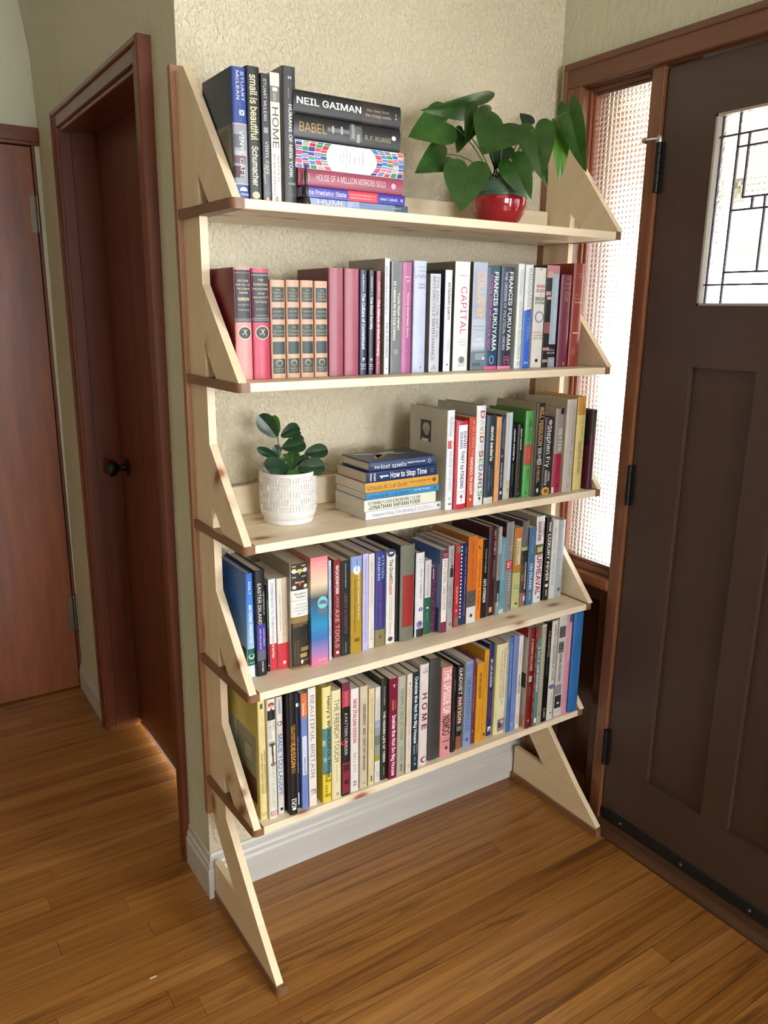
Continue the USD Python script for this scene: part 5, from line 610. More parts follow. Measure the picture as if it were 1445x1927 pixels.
[4, 0.7359, 0.0263, -0.2079, 0.2487, 'h', '3c1420', 'tall maroon hardback titled City to City', [('T', 'CITY TO CITY', 0.04, 0.32, 0.85, 0.28, 'e4d8d4', 1), ('T', 'JAN MORRIS', 0.36, 0.58, 0.8, 0.18, 'b8a0a0', 0), ('B', 0.9, 0.96, 'c89a70', 0.35, 0.75)], {'side': '34101c'}],
[4, 0.7625, 0.0133, -0.2129, 0.2473, 'p', '8a8886', 'narrow grey paperback with black and white figure at its foot', [('B', 0, 0.3, 'a6a4a2', 0.3, 1), ('T', 'The Geography of Nowhere', 0.06, 0.55, 0.6, 0.2, '44423e', 0), ('B', 0.6, 0.85, '2c2624', 0, 1), ('B', 0.75, 0.9, 'b8b4b0', 0.4, 0.7)], {}],
[4, 0.7777, 0.0166, -0.2107, 0.2136, 'p', '5f97ac', 'narrow sky blue paperback with faint lettering', [('T', 'VIRTUAL CITIES AMERICA', 0.06, 0.55, 0.5, 0.3, '9fc4d0', 0), ('T', 'LONDON', 0.72, 0.9, 0.5, 0.25, '3c6c84', 0), ('B', 0.94, 1, 'a8c8cc', 0, 1)], {}],
[4, 0.7968, 0.0262, -0.2089, 0.2539, 'h', '7d7f82', 'grey hardback with red square bearing a white letter', [('B', 0.42, 0.525, 'b32a3c', 0.05, 1), ('T', 'Qu', 0.435, 0.5, 0.5, 0.5, 'f2f0ea', 0), ('H', 'ALAN', 0.27, 0.4, 0.8, 0.014, 'c8ccd0', 0), ('H', 'DE B', 0.3, 0.4, 0.8, 0.014, 'c8ccd0', 0), ('B', 0.57, 0.577, 'c4c8cc', 0.4, 0.85), ('B', 0.6, 0.607, 'c4c8cc', 0.4, 0.85), ('B', 0.6299999999999999, 0.637, 'c4c8cc', 0.4, 0.85), ('B', 0.6599999999999999, 0.6669999999999999, 'c4c8cc', 0.4, 0.85), ('B', 0.69, 0.697, 'c4c8cc', 0.4, 0.85), ('B', 0.72, 0.727, 'c4c8cc', 0.4, 0.85), ('B', 0.75, 0.7569999999999999, 'c4c8cc', 0.4, 0.85), ('E', 0.935, 0.6, 0.16, 0.14, '5c5e60')], {'side': '2c2c30', 'sides': [('S', 0.06, 0.11, 0.0, 1, 'a8283c')]}],
[4, 0.8292, 0.029, -0.2028, 0.2318, 'p', 'b5b87a', 'olive green and orange paperback with pale title label', [('B', 0, 0.13, 'b86a34', 0, 1), ('B', 0.13, 0.55, 'a8742c', 0, 1), ('B', 0.13, 0.45, 'd0ccb0', 0.3, 0.85), ('T', 'SPECIAL', 0.17, 0.33, 0.7, 0.16, '444', 0), ('T', 'THE BOOKSELLER', 0.15, 0.44, 0.45, 0.2, '2c2c28', 1), ('H', 'KINDS', 0.71, 0.3, 0.9, 0.016, '55583c', 0), ('H', 'RUSHDIE', 0.745, 0.3, 0.9, 0.016, '55583c', 0), ('E', 0.94, 0.6, 0.12, 0.14, '16161a')], {}],
[4, 0.8619, 0.0232, -0.2006, 0.2461, 'h', '4a3a34', 'dark hardback, grey top, green stripe and brown lower panels', [('B', 0, 0.33, '5f5f62', 0, 1), ('B', 0.3, 0.34, 'a8ac6c', 0, 1), ('B', 0.34, 0.42, '241d1b', 0, 1), ('B', 0.43, 0.5, '2c2422', 0, 1), ('B', 0.62, 0.7, '7a5444', 0.1, 0.5), ('B', 0.84, 1, '8a6458', 0, 1), ('T', 'SUBURBAN ETHICS', 0.48, 0.8, 0.75, 0.22, 'f2f0ea', 1), ('B', 0.88, 0.94, 'd8dce0', 0.55, 0.9)], {'side': '4a4a4c'}],
[4, 0.8853, 0.0265, -0.2021, 0.2246, 'p', '4a6d90', 'steel blue paperback titled On Island', [('T', 'PAT CAREY', 0.12, 0.34, 0.5, 0.2, 'a8bcd0', 0), ('T', 'ON ISLAND', 0.46, 0.8, 0.5, 0.36, 'd8e4ec', 1), ('B', 0.84, 0.94, 'a8bcd0', 0.45, 0.55)], {'side': '3a5470'}],
[4, 0.9146, 0.0316, -0.2, 0.2517, 'h', 'd9dadb', 'thick white hardback titled UPHEAVAL in red capitals', [('T', 'JARED', 0.06, 0.24, 0.82, 0.25, '7a2030', 1), ('T', 'DIAMOND', 0.06, 0.28, 0.35, 0.34, '7a2030', 1), ('B', 0.32, 0.44, '5c5220', 0.0, 1), ('B', 0.35, 0.41, 'b8b48c', 0.2, 0.8), ('T', 'UPHEAVAL', 0.45, 0.91, 0.5, 0.55, 'a02038', 1), ('E', 0.945, 0.6, 0.12, 0.1, '666')], {'side': 'a9a095'}],
[4, 0.9532, 0.0216, -0.2, 0.2442, 'h', '1b1b1d', 'black hardback titled Luxury Fever with cream dot', [('T', 'FRANK', 0.06, 0.17, 0.5, 0.3, 'f2f0ea', 1), ('T', 'LUXURY FEVER', 0.2, 0.76, 0.5, 0.45, 'f2f0ea', 1), ('E', 0.82, 0.5, 0.24, 0.28, 'e4dcc8'), ('B', 0.87, 0.95, 'd8d4cc', 0.42, 0.58)], {}],
[4, 0.9754, 0.0228, -0.2, 0.2323, 'p', 'cfd0d0', 'narrow white paperback with spaced gold and grey capitals', [('T', 'NO LOGO', 0.1, 0.38, 0.5, 0.42, 'a89058', 0), ('T', 'NAOMI KLEIN', 0.42, 0.82, 0.5, 0.36, '8a8c8e', 0)], {}],
[4, 1.0005, 0.0272, -0.2, 0.2288, 'h', 'a5aeb4', 'pale blue grey hardback, last at the right of its shelf', [('T', 'THE CIVILIZED WORLD', 0.1, 0.7, 0.55, 0.22, 'c4d4ea', 0), ('E', 0.9, 0.5, 0.2, 0.22, '2c2c30'), ('E', 0.9, 0.5, 0.1, 0.1, 'a5aeb4')], {}],
[5, 0.044, 0.0181, -0.2601, 0.3053, 'h', 'd8c98c', 'pale yellow hardback titled Great Renovations and Restorations', [('B', 0.05, 0.09, '55563c', 0.3, 0.65), ('T', "MARY GILLIATT'S", 0.14, 0.37, 0.55, 0.2, 'a89c5c', 0), ('T', 'GREAT RENOVATIONS', 0.42, 0.78, 0.72, 0.22, '8a6a34', 1), ('T', 'AND RESTORATIONS', 0.44, 0.78, 0.35, 0.22, '8a6a34', 1), ('H', 'WATSON', 0.945, 0.15, 0.85, 0.012, '8a7c4c', 0), ('H', 'GUPTILL', 0.96, 0.15, 0.85, 0.012, '8a7c4c', 0)], {'side': 'cdbf5a', 'sides': [('S', 0.34, 0.9, 0.05, 0.62, '8a8a70'), ('S', 0.34, 0.6, 0.62, 0.98, 'b8bcb4'), ('S', 0.68, 0.9, 0.05, 0.6, '6a3c2c'), ('S', 0.44, 0.6, 0.16, 0.4, '4c4e40'), ('S', 0.45, 0.59, 0.17, 0.39, '9c9c80'), ('S', 0.1, 0.104, 0.15, 0.85, '8f8440'), ('S', 0.13, 0.134, 0.15, 0.5499999999999999, '8f8440'), ('S', 0.16, 0.16399999999999998, 0.15, 0.6499999999999999, '8f8440'), ('S', 0.19, 0.194, 0.15, 0.75, '8f8440'), ('S', 0.22, 0.22399999999999998, 0.15, 0.85, '8f8440'), ('S', 0.25, 0.254, 0.15, 0.5499999999999999, '8f8440')]}],
[5, 0.0623, 0.0203, -0.2682, 0.2993, 'h', 'd6d4c8', 'white hardback titled Art Deco with portrait and statuette on spine', [('E', 0.045, 0.5, 0.3, 0.36, '8a4a34'), ('E', 0.06, 0.5, 0.22, 0.24, 'd8a088'), ('B', 0.09, 0.17, '1c1a1c', 0.05, 0.95), ('E', 0.085, 0.5, 0.12, 0.14, '1c1a1c'), ('T', 'ART', 0.18, 0.26, 0.72, 0.28, '8a8c80', 0), ('T', 'DECO', 0.18, 0.32, 0.3, 0.28, '8a8c80', 0), ('E', 0.365, 0.45, 0.36, 0.38, '9a988c'), ('B', 0.36, 0.46, '3a3434', 0.42, 0.62), ('B', 0.44, 0.52, '4a4242', 0.48, 0.66), ('B', 0.36, 0.38, '3a3434', 0.25, 0.85), ('E', 0.535, 0.58, 0.25, 0.32, '7a6a60'), ('T', 'JUDITH MILLER', 0.55, 0.9, 0.55, 0.34, 'a8a89c', 0), ('B', 0.935, 0.975, 'a83c44', 0.15, 0.92), ('B', 0.94, 0.97, 'e4dcd8', 0.2, 0.87), ('H', 'DK', 0.956, 0.25, 0.82, 0.02, 'a83c44', 1)], {}],
[5, 0.0871, 0.0162, -0.2621, 0.2961, 'h', 'cfc8c0', 'off white hardback titled Made You Laugh in blue', [('T', 'GANNER', 0.02, 0.14, 0.5, 0.35, '3a6a98', 1), ('E', 0.22, 0.5, 0.35, 0.4, '55504c'), ('E', 0.22, 0.45, 0.22, 0.25, 'cfc8c0'), ('T', 'MADE YOU LAUGH!', 0.31, 0.83, 0.5, 0.62, '3f78a8', 1), ('E', 0.955, 0.5, 0.24, 0.24, '16161a')], {}],
[5, 0.1035, 0.0048, -0.255, 0.2901, 'h', '4a2238', 'very thin dark purple book pressed beside the black design directory', [], {}],
[5, 0.1088, 0.0192, -0.28, 0.3054, 'h', '141212', 'black hardback with orange title DESIGN', [('T', 'THE CONRAN', 0.25, 0.41, 0.68, 0.24, 'd08a2c', 1), ('T', 'DIRECTORY OF', 0.26, 0.41, 0.38, 0.2, 'd08a2c', 1), ('T', 'DESIGN', 0.41, 0.6, 0.5, 0.55, 'e09a34', 1), ('T', 'BIBLE', 0.61, 0.65, 0.5, 0.5, '9c6a28', 1), ('B', 0.865, 0.935, 'f2f0ea', 0.18, 0.8), ('B', 0.872, 0.928, '141212', 0.23, 0.75), ('T', 'V', 0.88, 0.92, 0.48, 0.4, 'f2f0ea', 1), ('B', 0.94, 0.96, 'f2f0ea', 0.25, 0.75)], {}],
[5, 0.1346, 0.0083, -0.2628, 0.289, 'p', '222c44', 'narrow navy paperback with tiny white lettering', [('T', "STATE OF THE WORLD'S CITIES 2006/7", 0.36, 0.69, 0.5, 0.34, 'b8c0d0', 0), ('B', 0.07, 0.1, 'f2f0ea', 0.1, 0.9), ('B', 0.86, 0.97, 'c8ccd4', 0.3, 0.7)], {'side': '1c2438'}],
[5, 0.1431, 0.0161, -0.2721, 0.2923, 'p', '6a7fba', 'periwinkle paperback with orange block at its head', [('B', 0, 0.2, 'cb6a38', 0, 1), ('T', 'NICHOLAS', 0.06, 0.18, 0.68, 0.2, 'e8a888', 0), ('T', 'RODGERS', 0.08, 0.18, 0.35, 0.2, 'f2f0ea', 1), ('B', 0.36, 0.7, 'c8cce0', 0.15, 0.85), ('T', 'VANISHING', 0.38, 0.53, 0.5, 0.26, 'a0a8c8', 0), ('T', 'VANCOUVER', 0.54, 0.69, 0.5, 0.28, '2a2c38', 1), ('T', 'HARBOUR', 0.85, 0.96, 0.5, 0.15, '465a94', 0)], {}],
[5, 0.1603, 0.0201, -0.2742, 0.3026, 'p', 'ddd3ce', 'white paperback titled Beautiful Britain', [('T', 'BEAUTIFUL BRITAIN', 0.06, 0.75, 0.52, 0.5, '6a7076', 0), ('B', 0.855, 0.9, '6a2c38', 0.75, 0.85), ('T', '55', 0.86, 0.9, 0.45, 0.4, '5c3a44', 0), ('B', 0.855, 0.86, '6a2c38', 0.2, 0.85)], {}],
[5, 0.186, 0.0058, -0.25, 0.2677, 'p', '262024', 'very thin dark booklet beside the yellow and teal hardback', [], {}],
[5, 0.1944, 0.0236, -0.2793, 0.2975, 'h', 'd9c234', 'yellow hardback with teal middle band and black lettering', [('B', 0, 0.36, 'd8cd90', 0, 1), ('B', 0.35, 0.75, '4f8080', 0, 1), ('B', 0.45, 0.5, 'a8b49a', 0.0, 0.3), ('B', 0.6, 0.64, '8aa89c', 0.1, 0.4), ('T', "Henry's WONDERFUL Model T", 0.08, 0.83, 0.7, 0.36, '1c1a18', 1), ('T', '1908-1927', 0.73, 0.93, 0.38, 0.2, '1c1a18', 1), ('B', 0.93, 0.95, '8a8040', 0.2, 0.9)], {'side': 'c9b820'}],
[5, 0.2185, 0.0253, -0.2806, 0.2832, 'h', 'd9cfa6', 'cream hardback titled The French Touch', [('T', 'THE FRENCH TOUCH', 0.08, 0.65, 0.5, 0.5, '4a463a', 0), ('T', 'Decoration and Design', 0.68, 0.84, 0.5, 0.12, '8a8060', 0), ('B', 0.94, 0.965, 'a89c78', 0.4, 0.7)], {}],
[5, 0.2459, 0.0216, -0.2792, 0.2948, 'p', '1c171a', 'black and crimson paperback titled A Pattern Garden', [('B', 0, 0.2, '6c2638', 0, 1), ('B', 0.07, 0.21, 'a83440', 0, 1), ('T', 'EASTON', 0.08, 0.2, 0.5, 0.3, 'd89098', 0), ('T', 'A PATTERN GARDEN', 0.26, 0.63, 0.5, 0.36, 'd8d4d0', 0), ('E', 0.52, 0.3, 0.3, 0.5, 'a02c3c'), ('B', 0.7, 0.98, '7c2234', 0, 1), ('B', 0.72, 0.78, '451420', 0.1, 0.9), ('B', 0.86, 0.9, '300c18', 0.3, 0.8)], {}],
[5, 0.2713, 0.0223, -0.2759, 0.2715, 'p', 'd8d2ce', 'white paperback titled New Italian Design in crimson', [('T', 'NEW ITALIAN DESIGN', 0.1, 0.52, 0.5, 0.4, 'a01c3c', 1), ('T', 'BELLATI', 0.62, 0.81, 0.5, 0.34, '7a6a68', 0), ('T', 'R', 0.9, 0.95, 0.5, 0.4, '4a4a50', 0)], {}],
[5, 0.2977, 0.0223, -0.2764, 0.2711, 'h', 'c3b69c', 'beige hardback titled Mid-Century Modern in black', [('T', 'GREENBERG · MID-CENTURY MODERN', 0.17, 0.82, 0.5, 0.3, '1f1c18', 1), ('E', 0.95, 0.5, 0.2, 0.2, 'a89c84')], {}],
[5, 0.3211, 0.0165, -0.2766, 0.2591, 'p', 'd0bf96', 'narrow cream book titled The Name of the Room', [('T', 'THE NAME OF THE ROOM', 0.05, 0.62, 0.55, 0.42, 'b09a68', 0), ('B', 0.9, 0.96, '6a5c3c', 0.4, 0.65)], {}],
[5, 0.3408, 0.0156, -0.2739, 0.2565, 'p', 'cfcac4', 'narrow pale book with meadow photo band', [('T', 'CONSIDERED', 0.12, 0.35, 0.5, 0.42, 'a8a49c', 0), ('B', 0.36, 0.75, '8c8f92', 0, 1), ('B', 0.34, 0.42, '98a0b8', 0, 1), ('B', 0.5, 0.6, '6a7060', 0, 1), ('B', 0.6, 0.66, '8a8c88', 0.2, 0.8), ('B', 0.7, 0.77, '8a9434', 0, 1), ('T', '25', 0.88, 0.94, 0.5, 0.4, '888', 0)], {}],
[5, 0.3584, 0.0192, -0.2733, 0.2719, 'h', '1c2a1d', 'dark green hardback titled The Hidden Life of Trees', [('T', 'WOHLLEBEN', 0.07, 0.25, 0.5, 0.24, 'a8b49c', 0), ('T', 'THE HIDDEN LIFE OF TREES', 0.31, 0.82, 0.5, 0.34, 'e4e4dc', 1), ('B', 0.87, 0.95, '8a9a4c', 0.45, 0.55)], {}],
[5, 0.3779, 0.0238, -0.2809, 0.2711, 'p', '741838', 'crimson hardback titled Inside the Not So Big House', [('H', 'T', 0.075, 0.35, 0.7, 0.025, 'f2f0ea', 1), ('T', 'Susanka', 0.21, 0.31, 0.45, 0.25, 'c8904c', 1), ('T', 'Vassallo', 0.22, 0.3, 0.75, 0.14, 'c8904c', 0), ('T', 'Inside the Not So Big House', 0.36, 0.97, 0.55, 0.42, 'efe6e4', 1)], {}],
[5, 0.4026, 0.0241, -0.281, 0.2713, 'h', 'a4a692', 'sage grey hardback titled at Home', [('T', "TROMPE L'OEIL AT HOME", 0.12, 0.64, 0.5, 0.36, '5e6258', 0), ('T', 'GRAND', 0.7, 0.86, 0.55, 0.3, '6e7268', 0), ('B', 0.88, 0.96, '7a7e70', 0.35, 0.7)], {}],
[5, 0.4287, 0.0162, -0.281, 0.2704, 'p', 'd2c6b4', 'narrow cream book titled Not So Big House in faded red', [('B', 0.08, 0.11, '5a4a44', 0.45, 0.6), ('T', 'NOT SO BIG HOUSE', 0.13, 0.62, 0.5, 0.4, 'b88c78', 0), ('T', 'Susanka', 0.64, 0.76, 0.5, 0.26, 'b88c78', 0), ('H', 'T', 0.93, 0.3, 0.7, 0.025, '6a5248', 1)], {}],
[5, 0.4466, 0.02, -0.2808, 0.2715, 'p', '16303f', 'dark teal book titled Outside the Not So Big House', [('T', 'Outside the Not So Big House', 0.05, 0.72, 0.5, 0.44, 'e6e8ea', 1), ('T', 'Susanka', 0.74, 0.83, 0.4, 0.25, 'a8b8bc', 1), ('T', 'Messervy', 0.73, 0.83, 0.78, 0.16, 'a8b8bc', 0), ('B', 0.86, 0.9, 'a8b8bc', 0.45, 0.55), ('H', 'T', 0.94, 0.35, 0.7, 0.025, 'f2f0ea', 1)], {}],
[5, 0.4726, 0.0281, -0.275, 0.2816, 'h', 'd5c9c4', 'thick white hardback titled HOME in large maroon letters', [('H', 'Stafford', 0.045, 0.35, 0.85, 0.01, '8a7c78', 0), ('H', 'CLIFF', 0.075, 0.25, 0.88, 0.018, '5a4c4c', 1), ('T', 'H', 0.28, 0.335, 0.55, 0.55, '6f1a2c', 1), ('T', 'O', 0.375, 0.44, 0.55, 0.55, '6f1a2c', 1), ('T', 'M', 0.48, 0.545, 0.55, 0.55, '6f1a2c', 1), ('T', 'E', 0.585, 0.635, 0.55, 0.55, '6f1a2c', 1), ('E', 0.94, 0.55, 0.3, 0.32, '6f1a2c'), ('E', 0.94, 0.62, 0.2, 0.22, 'd5c9c4')], {}],
[5, 0.508, 0.0367, -0.267, 0.283, 'h', '3a3a39', 'wide plain charcoal cloth hardback without lettering', [('B', 0.965, 0.968, '4c4c4a', 0, 1)], {}],
[5, 0.545, 0.0344, -0.2711, 0.2541, 'h', 'd08c8c', 'pink hardback with tall pale and black condensed capitals', [('T', 'THE UPSIDE OF', 0.03, 0.52, 0.5, 0.62, 'efe0dc', 1), ('T', 'NIMOO', 0.54, 0.76, 0.5, 0.66, '1a1616', 1), ('B', 0.79, 0.793, 'b06c70', 0, 1), ('H', 'VANCE', 0.825, 0.12, 0.95, 0.02, '2c1c1c', 1), ('B', 0.865, 0.868, 'b06c70', 0, 1), ('E', 0.905, 0.55, 0.13, 0.13, '2a2224')], {}],
[5, 0.5845, 0.0143, -0.2656, 0.2396, 'h', '151414', 'narrow black hardback between pink and patterned spines', [('T', 'Roger Kent', 0.14, 0.27, 0.5, 0.2, '9c9890', 0), ('T', 'Ultimate Mirrors Collection', 0.52, 0.85, 0.5, 0.2, '8c8880', 0)], {}],
[5, 0.6032, 0.0189, -0.2623, 0.2415, 'h', '1f1713', 'dark patterned hardback titled Gadget Nation', [('B', 0.36, 0.7, '5a3426', 0, 1), ('B', 0.72, 0.78, '6c7074', 0.1, 0.9), ('B', 0.84, 1, '8a5238', 0, 1), ('T', 'GADGET NATION', 0.03, 0.68, 0.5, 0.55, 'd8d0c4', 1)], {}],
[5, 0.625, 0.0254, -0.2656, 0.2484, 'p', '7e92ba', 'light blue paperback titled The New Design Rules in a box', [('B', 0.03, 0.12, '6a7fa8', 0, 1), ('B', 0.15, 0.153, '2c3c5c', 0.2, 0.85), ('B', 0.82, 0.823, '2c3c5c', 0.2, 0.85), ('B', 0.15, 0.82, '2c3c5c', 0.18, 0.22), ('B', 0.15, 0.82, '2c3c5c', 0.83, 0.87), ('T', 'THE NEW DESIGN RULES', 0.18, 0.8, 0.52, 0.4, '33466c', 0), ('E', 0.91, 0.5, 0.24, 0.24, '4c5e84')], {'side': 'd0d0d4'}],
[5, 0.655, 0.0104, -0.2609, 0.2482, 'h', '6a2c50', 'very thin plum hardback beside the yellow paperbacks', [('T', 'Vancouver and its Region', 0.2, 0.62, 0.5, 0.4, 'a87c98', 0), ('H', 'F', 0.85, 0.3, 0.7, 0.016, 'f2f0ea', 1)], {}],
[5, 0.6657, 0.0229, -0.2649, 0.233, 'p', 'd2932a', 'shorter amber paperback with black title', [('T', 'INSTANT IDEAS NOW', 0.12, 0.44, 0.5, 0.36, '2c2010', 1), ('T', 'guide to modern living', 0.65, 0.88, 0.5, 0.12, '6a4a14', 0)], {}],
[5, 0.6941, 0.0155, -0.259, 0.2623, 'p', 'cf9226', 'taller amber book behind the shorter amber paperback', [('T', 'Encyclopedia of Creative Design', 0.07, 0.42, 0.5, 0.22, '7a5412', 0), ('B', 0.93, 0.96, '4a3410', 0.3, 0.75)], {}],
[5, 0.7148, 0.0203, -0.2527, 0.2704, 'h', '1f2a5e', 'navy hardback titled My Life in Design', [('T', 'MY LIFE IN DESIGN', 0.16, 0.46, 0.5, 0.34, 'e4e6ee', 1), ('T', 'TERENCE CONRAN', 0.5, 0.8, 0.5, 0.3, 'a8484c', 0), ('B', 0.9, 0.95, 'f2f0ea', 0.3, 0.8), ('B', 0.92, 0.95, '1f2a5e', 0.5, 0.7)], {}],
[5, 0.7353, 0.0394, -0.2619, 0.2678, 'h', 'd6cfae', 'pale yellow hardback with red title and children photo at foot', [('B', 0, 1, 'cfc98a', 0, 0.22), ('T', "Children's Literature", 0.05, 0.6, 0.7, 0.2, 'a8504c', 0), ('T', 'AN ILLUSTRATED HISTORY', 0.06, 0.62, 0.42, 0.15, 'a8685c', 0), ('E', 0.64, 0.6, 0.06, 0.06, 'a8685c'), ('B', 0.83, 0.97, '8a7484', 0.3, 0.95), ('B', 0.86, 0.93, '4a3844', 0.35, 0.7), ('E', 0.87, 0.7, 0.12, 0.16, 'c8b0b8')], {}],
[5, 0.7749, 0.0126, -0.2675, 0.2842, 'h', '3e6cab', 'narrow mid blue hardback with white page edges', [('T', 'CREATING A LOW ALLERGEN GARDEN', 0.06, 0.62, 0.5, 0.4, 'a8c4e4', 0)], {'side': 'd8dce0'}],
[5, 0.7877, 0.018, -0.2677, 0.2834, 'p', '7280b4', 'narrow slate lavender paperback without clear lettering', [('T', 'HB', 0.91, 0.95, 0.4, 0.4, 'b0b8d8', 0)], {}],
[5, 0.8086, 0.0159, -0.2655, 0.2789, 'p', 'd4d0c8', 'narrow white paperback with small black lettering', [('T', 'LE CORBUSIER', 0.41, 0.62, 0.5, 0.34, '2c2a28', 1), ('B', 0.1, 0.3, 'a8a49c', 0.4, 0.5), ('B', 0.65, 0.78, 'aaa', 0.6, 0.7), ('B', 0.86, 0.95, '888', 0.4, 0.6)], {}],
[5, 0.834, 0.0204, -0.2805, 0.2999, 'h', '6c1c1c', 'dark red spine titled Farmhouse with patterned white cover side', [('T', 'FARMHOUSE', 0.11, 0.42, 0.5, 0.4, 'e4ccc4', 0), ('B', 0.47, 0.53, 'b0a8a0', 0.2, 0.75), ('T', 'LASKIN', 0.58, 0.67, 0.5, 0.2, 'c89a90', 0), ('H', 'T', 0.93, 0.3, 0.75, 0.024, 'e4d4cc', 1)], {'side': 'cfc8c0', 'sides': [('S', 0.0, 0.1, 0, 1, '9c2c2c'), ('S', 0.2, 0.27, 0.2, 0.9, 'cc7c60'), ('S', 0.3, 0.4, 0.4, 0.9, 'c86c48'), ('S', 0.45, 0.6, 0.0, 1, '4a4644'), ('S', 0.8, 0.88, 0.2, 0.9, '4c5448'), ('S', 0.88, 1, 0.0, 1, 'd0967c')]}],
[5, 0.8546, 0.0076, -0.281, 0.2978, 'p', '8a3028', 'thin rust red book with orange scrolling lines', [('B', 0.05, 0.1, 'c8784c', 0.2, 0.5), ('B', 0.15000000000000002, 0.2, 'c8784c', 0.5, 0.8), ('B', 0.25, 0.30000000000000004, 'c8784c', 0.2, 0.5), ('B', 0.35000000000000003, 0.4, 'c8784c', 0.5, 0.8), ('B', 0.45, 0.5, 'c8784c', 0.2, 0.5), ('B', 0.55, 0.6, 'c8784c', 0.5, 0.8), ('B', 0.6500000000000001, 0.7000000000000001, 'c8784c', 0.2, 0.5), ('B', 0.7500000000000001, 0.8, 'c8784c', 0.5, 0.8), ('B', 0.8500000000000001, 0.9, 'c8784c', 0.2, 0.5)], {}],
[5, 0.8626, 0.0136, -0.281, 0.2993, 'p', '4c8086', 'narrow teal paperback with bold white capitals', [('T', '2 DO 4 JOB DUTIES', 0.2, 0.65, 0.5, 0.42, 'dfe6e4', 1), ('B', 0.0, 0.12, '6a5a4c', 0, 1), ('B', 0.92, 0.97, 'f2f0ea', 0.3, 0.8)], {}],
[5, 0.8778, 0.0174, -0.2796, 0.3, 'p', 'a49c8c', 'narrow taupe paperback with faint lettering', [('T', 'The American House and the Landscape', 0.1, 0.62, 0.5, 0.26, 'd4ccbc', 0), ('B', 0.0, 0.02, 'c8b890', 0, 1), ('E', 0.9, 0.5, 0.2, 0.2, '7a6a70')], {}],
[5, 0.8974, 0.0205, -0.2778, 0.3041, 'p', '0f0f10', 'narrow black paperback with thin white lettering', [('T', 'THE COUNTESS', 0.09, 0.35, 0.6, 0.34, 'c8c8c4', 0), ('T', 'Vincent Jones', 0.36, 0.54, 0.5, 0.2, '8a8a86', 0), ('T', 'CLARKE', 0.86, 0.96, 0.5, 0.32, 'd8d8d4', 0)], {}],
[5, 0.9182, 0.0246, -0.2791, 0.3024, 'h', 'cfcdc2', 'white hardback titled American Designers at Home', [('T', 'AMERICAN DESIGNERS AT HOME', 0.04, 0.6, 0.5, 0.36, '2c2c2a', 0), ('E', 0.66, 0.5, 0.3, 0.45, '6c6690'), ('B', 0.72, 0.85, 'a8a8a0', 0.45, 0.55), ('E', 0.93, 0.5, 0.1, 0.1, '16161a')], {}],
[5, 0.9498, 0.0321, -0.2731, 0.306, 'p', 'c9c3c0', 'white book with black and white photo panels titled Home Delivery', [('B', 0.1, 0.21, '55504e', 0.1, 0.85), ('B', 0.25, 0.36, '6c6866', 0.1, 0.75), ('E', 0.3, 0.4, 0.24, 0.3, '38343a'), ('T', 'HOME DELIVERY', 0.37, 0.65, 0.45, 0.26, '2a2828', 1), ('B', 0.68, 0.78, '8a8488', 0.0, 0.8), ('B', 0.79, 0.92, '2c2a2c', 0.05, 0.85), ('B', 0.86, 0.88, 'd8d8d4', 0.35, 0.6)], {}],
[5, 0.9822, 0.0213, -0.2745, 0.3043, 'h', 'd08ea0', 'pink hardback titled Tuscan Escapes', [('B', 0.0, 0.07, '4a5878', 0.3, 0.9), ('T', 'TUSCAN ESCAPES', 0.09, 0.46, 0.62, 0.36, 'e8c4cc', 1), ('T', 'Inspiring Homes', 0.62, 0.8, 0.4, 0.12, 'a86878', 0)], {}],
[5, 1.0037, 0.0379, -0.281, 0.307, 'h', '2f6aa8', 'glossy blue hardback at the right end of its shelf', [('T', 'THE BLUE SPACES', 0.38, 0.6, 0.75, 0.14, '6a98b8', 0), ('T', 'IN DESIGN', 0.64, 0.76, 0.72, 0.14, '6a98b8', 0)], {'gloss': 1}]]
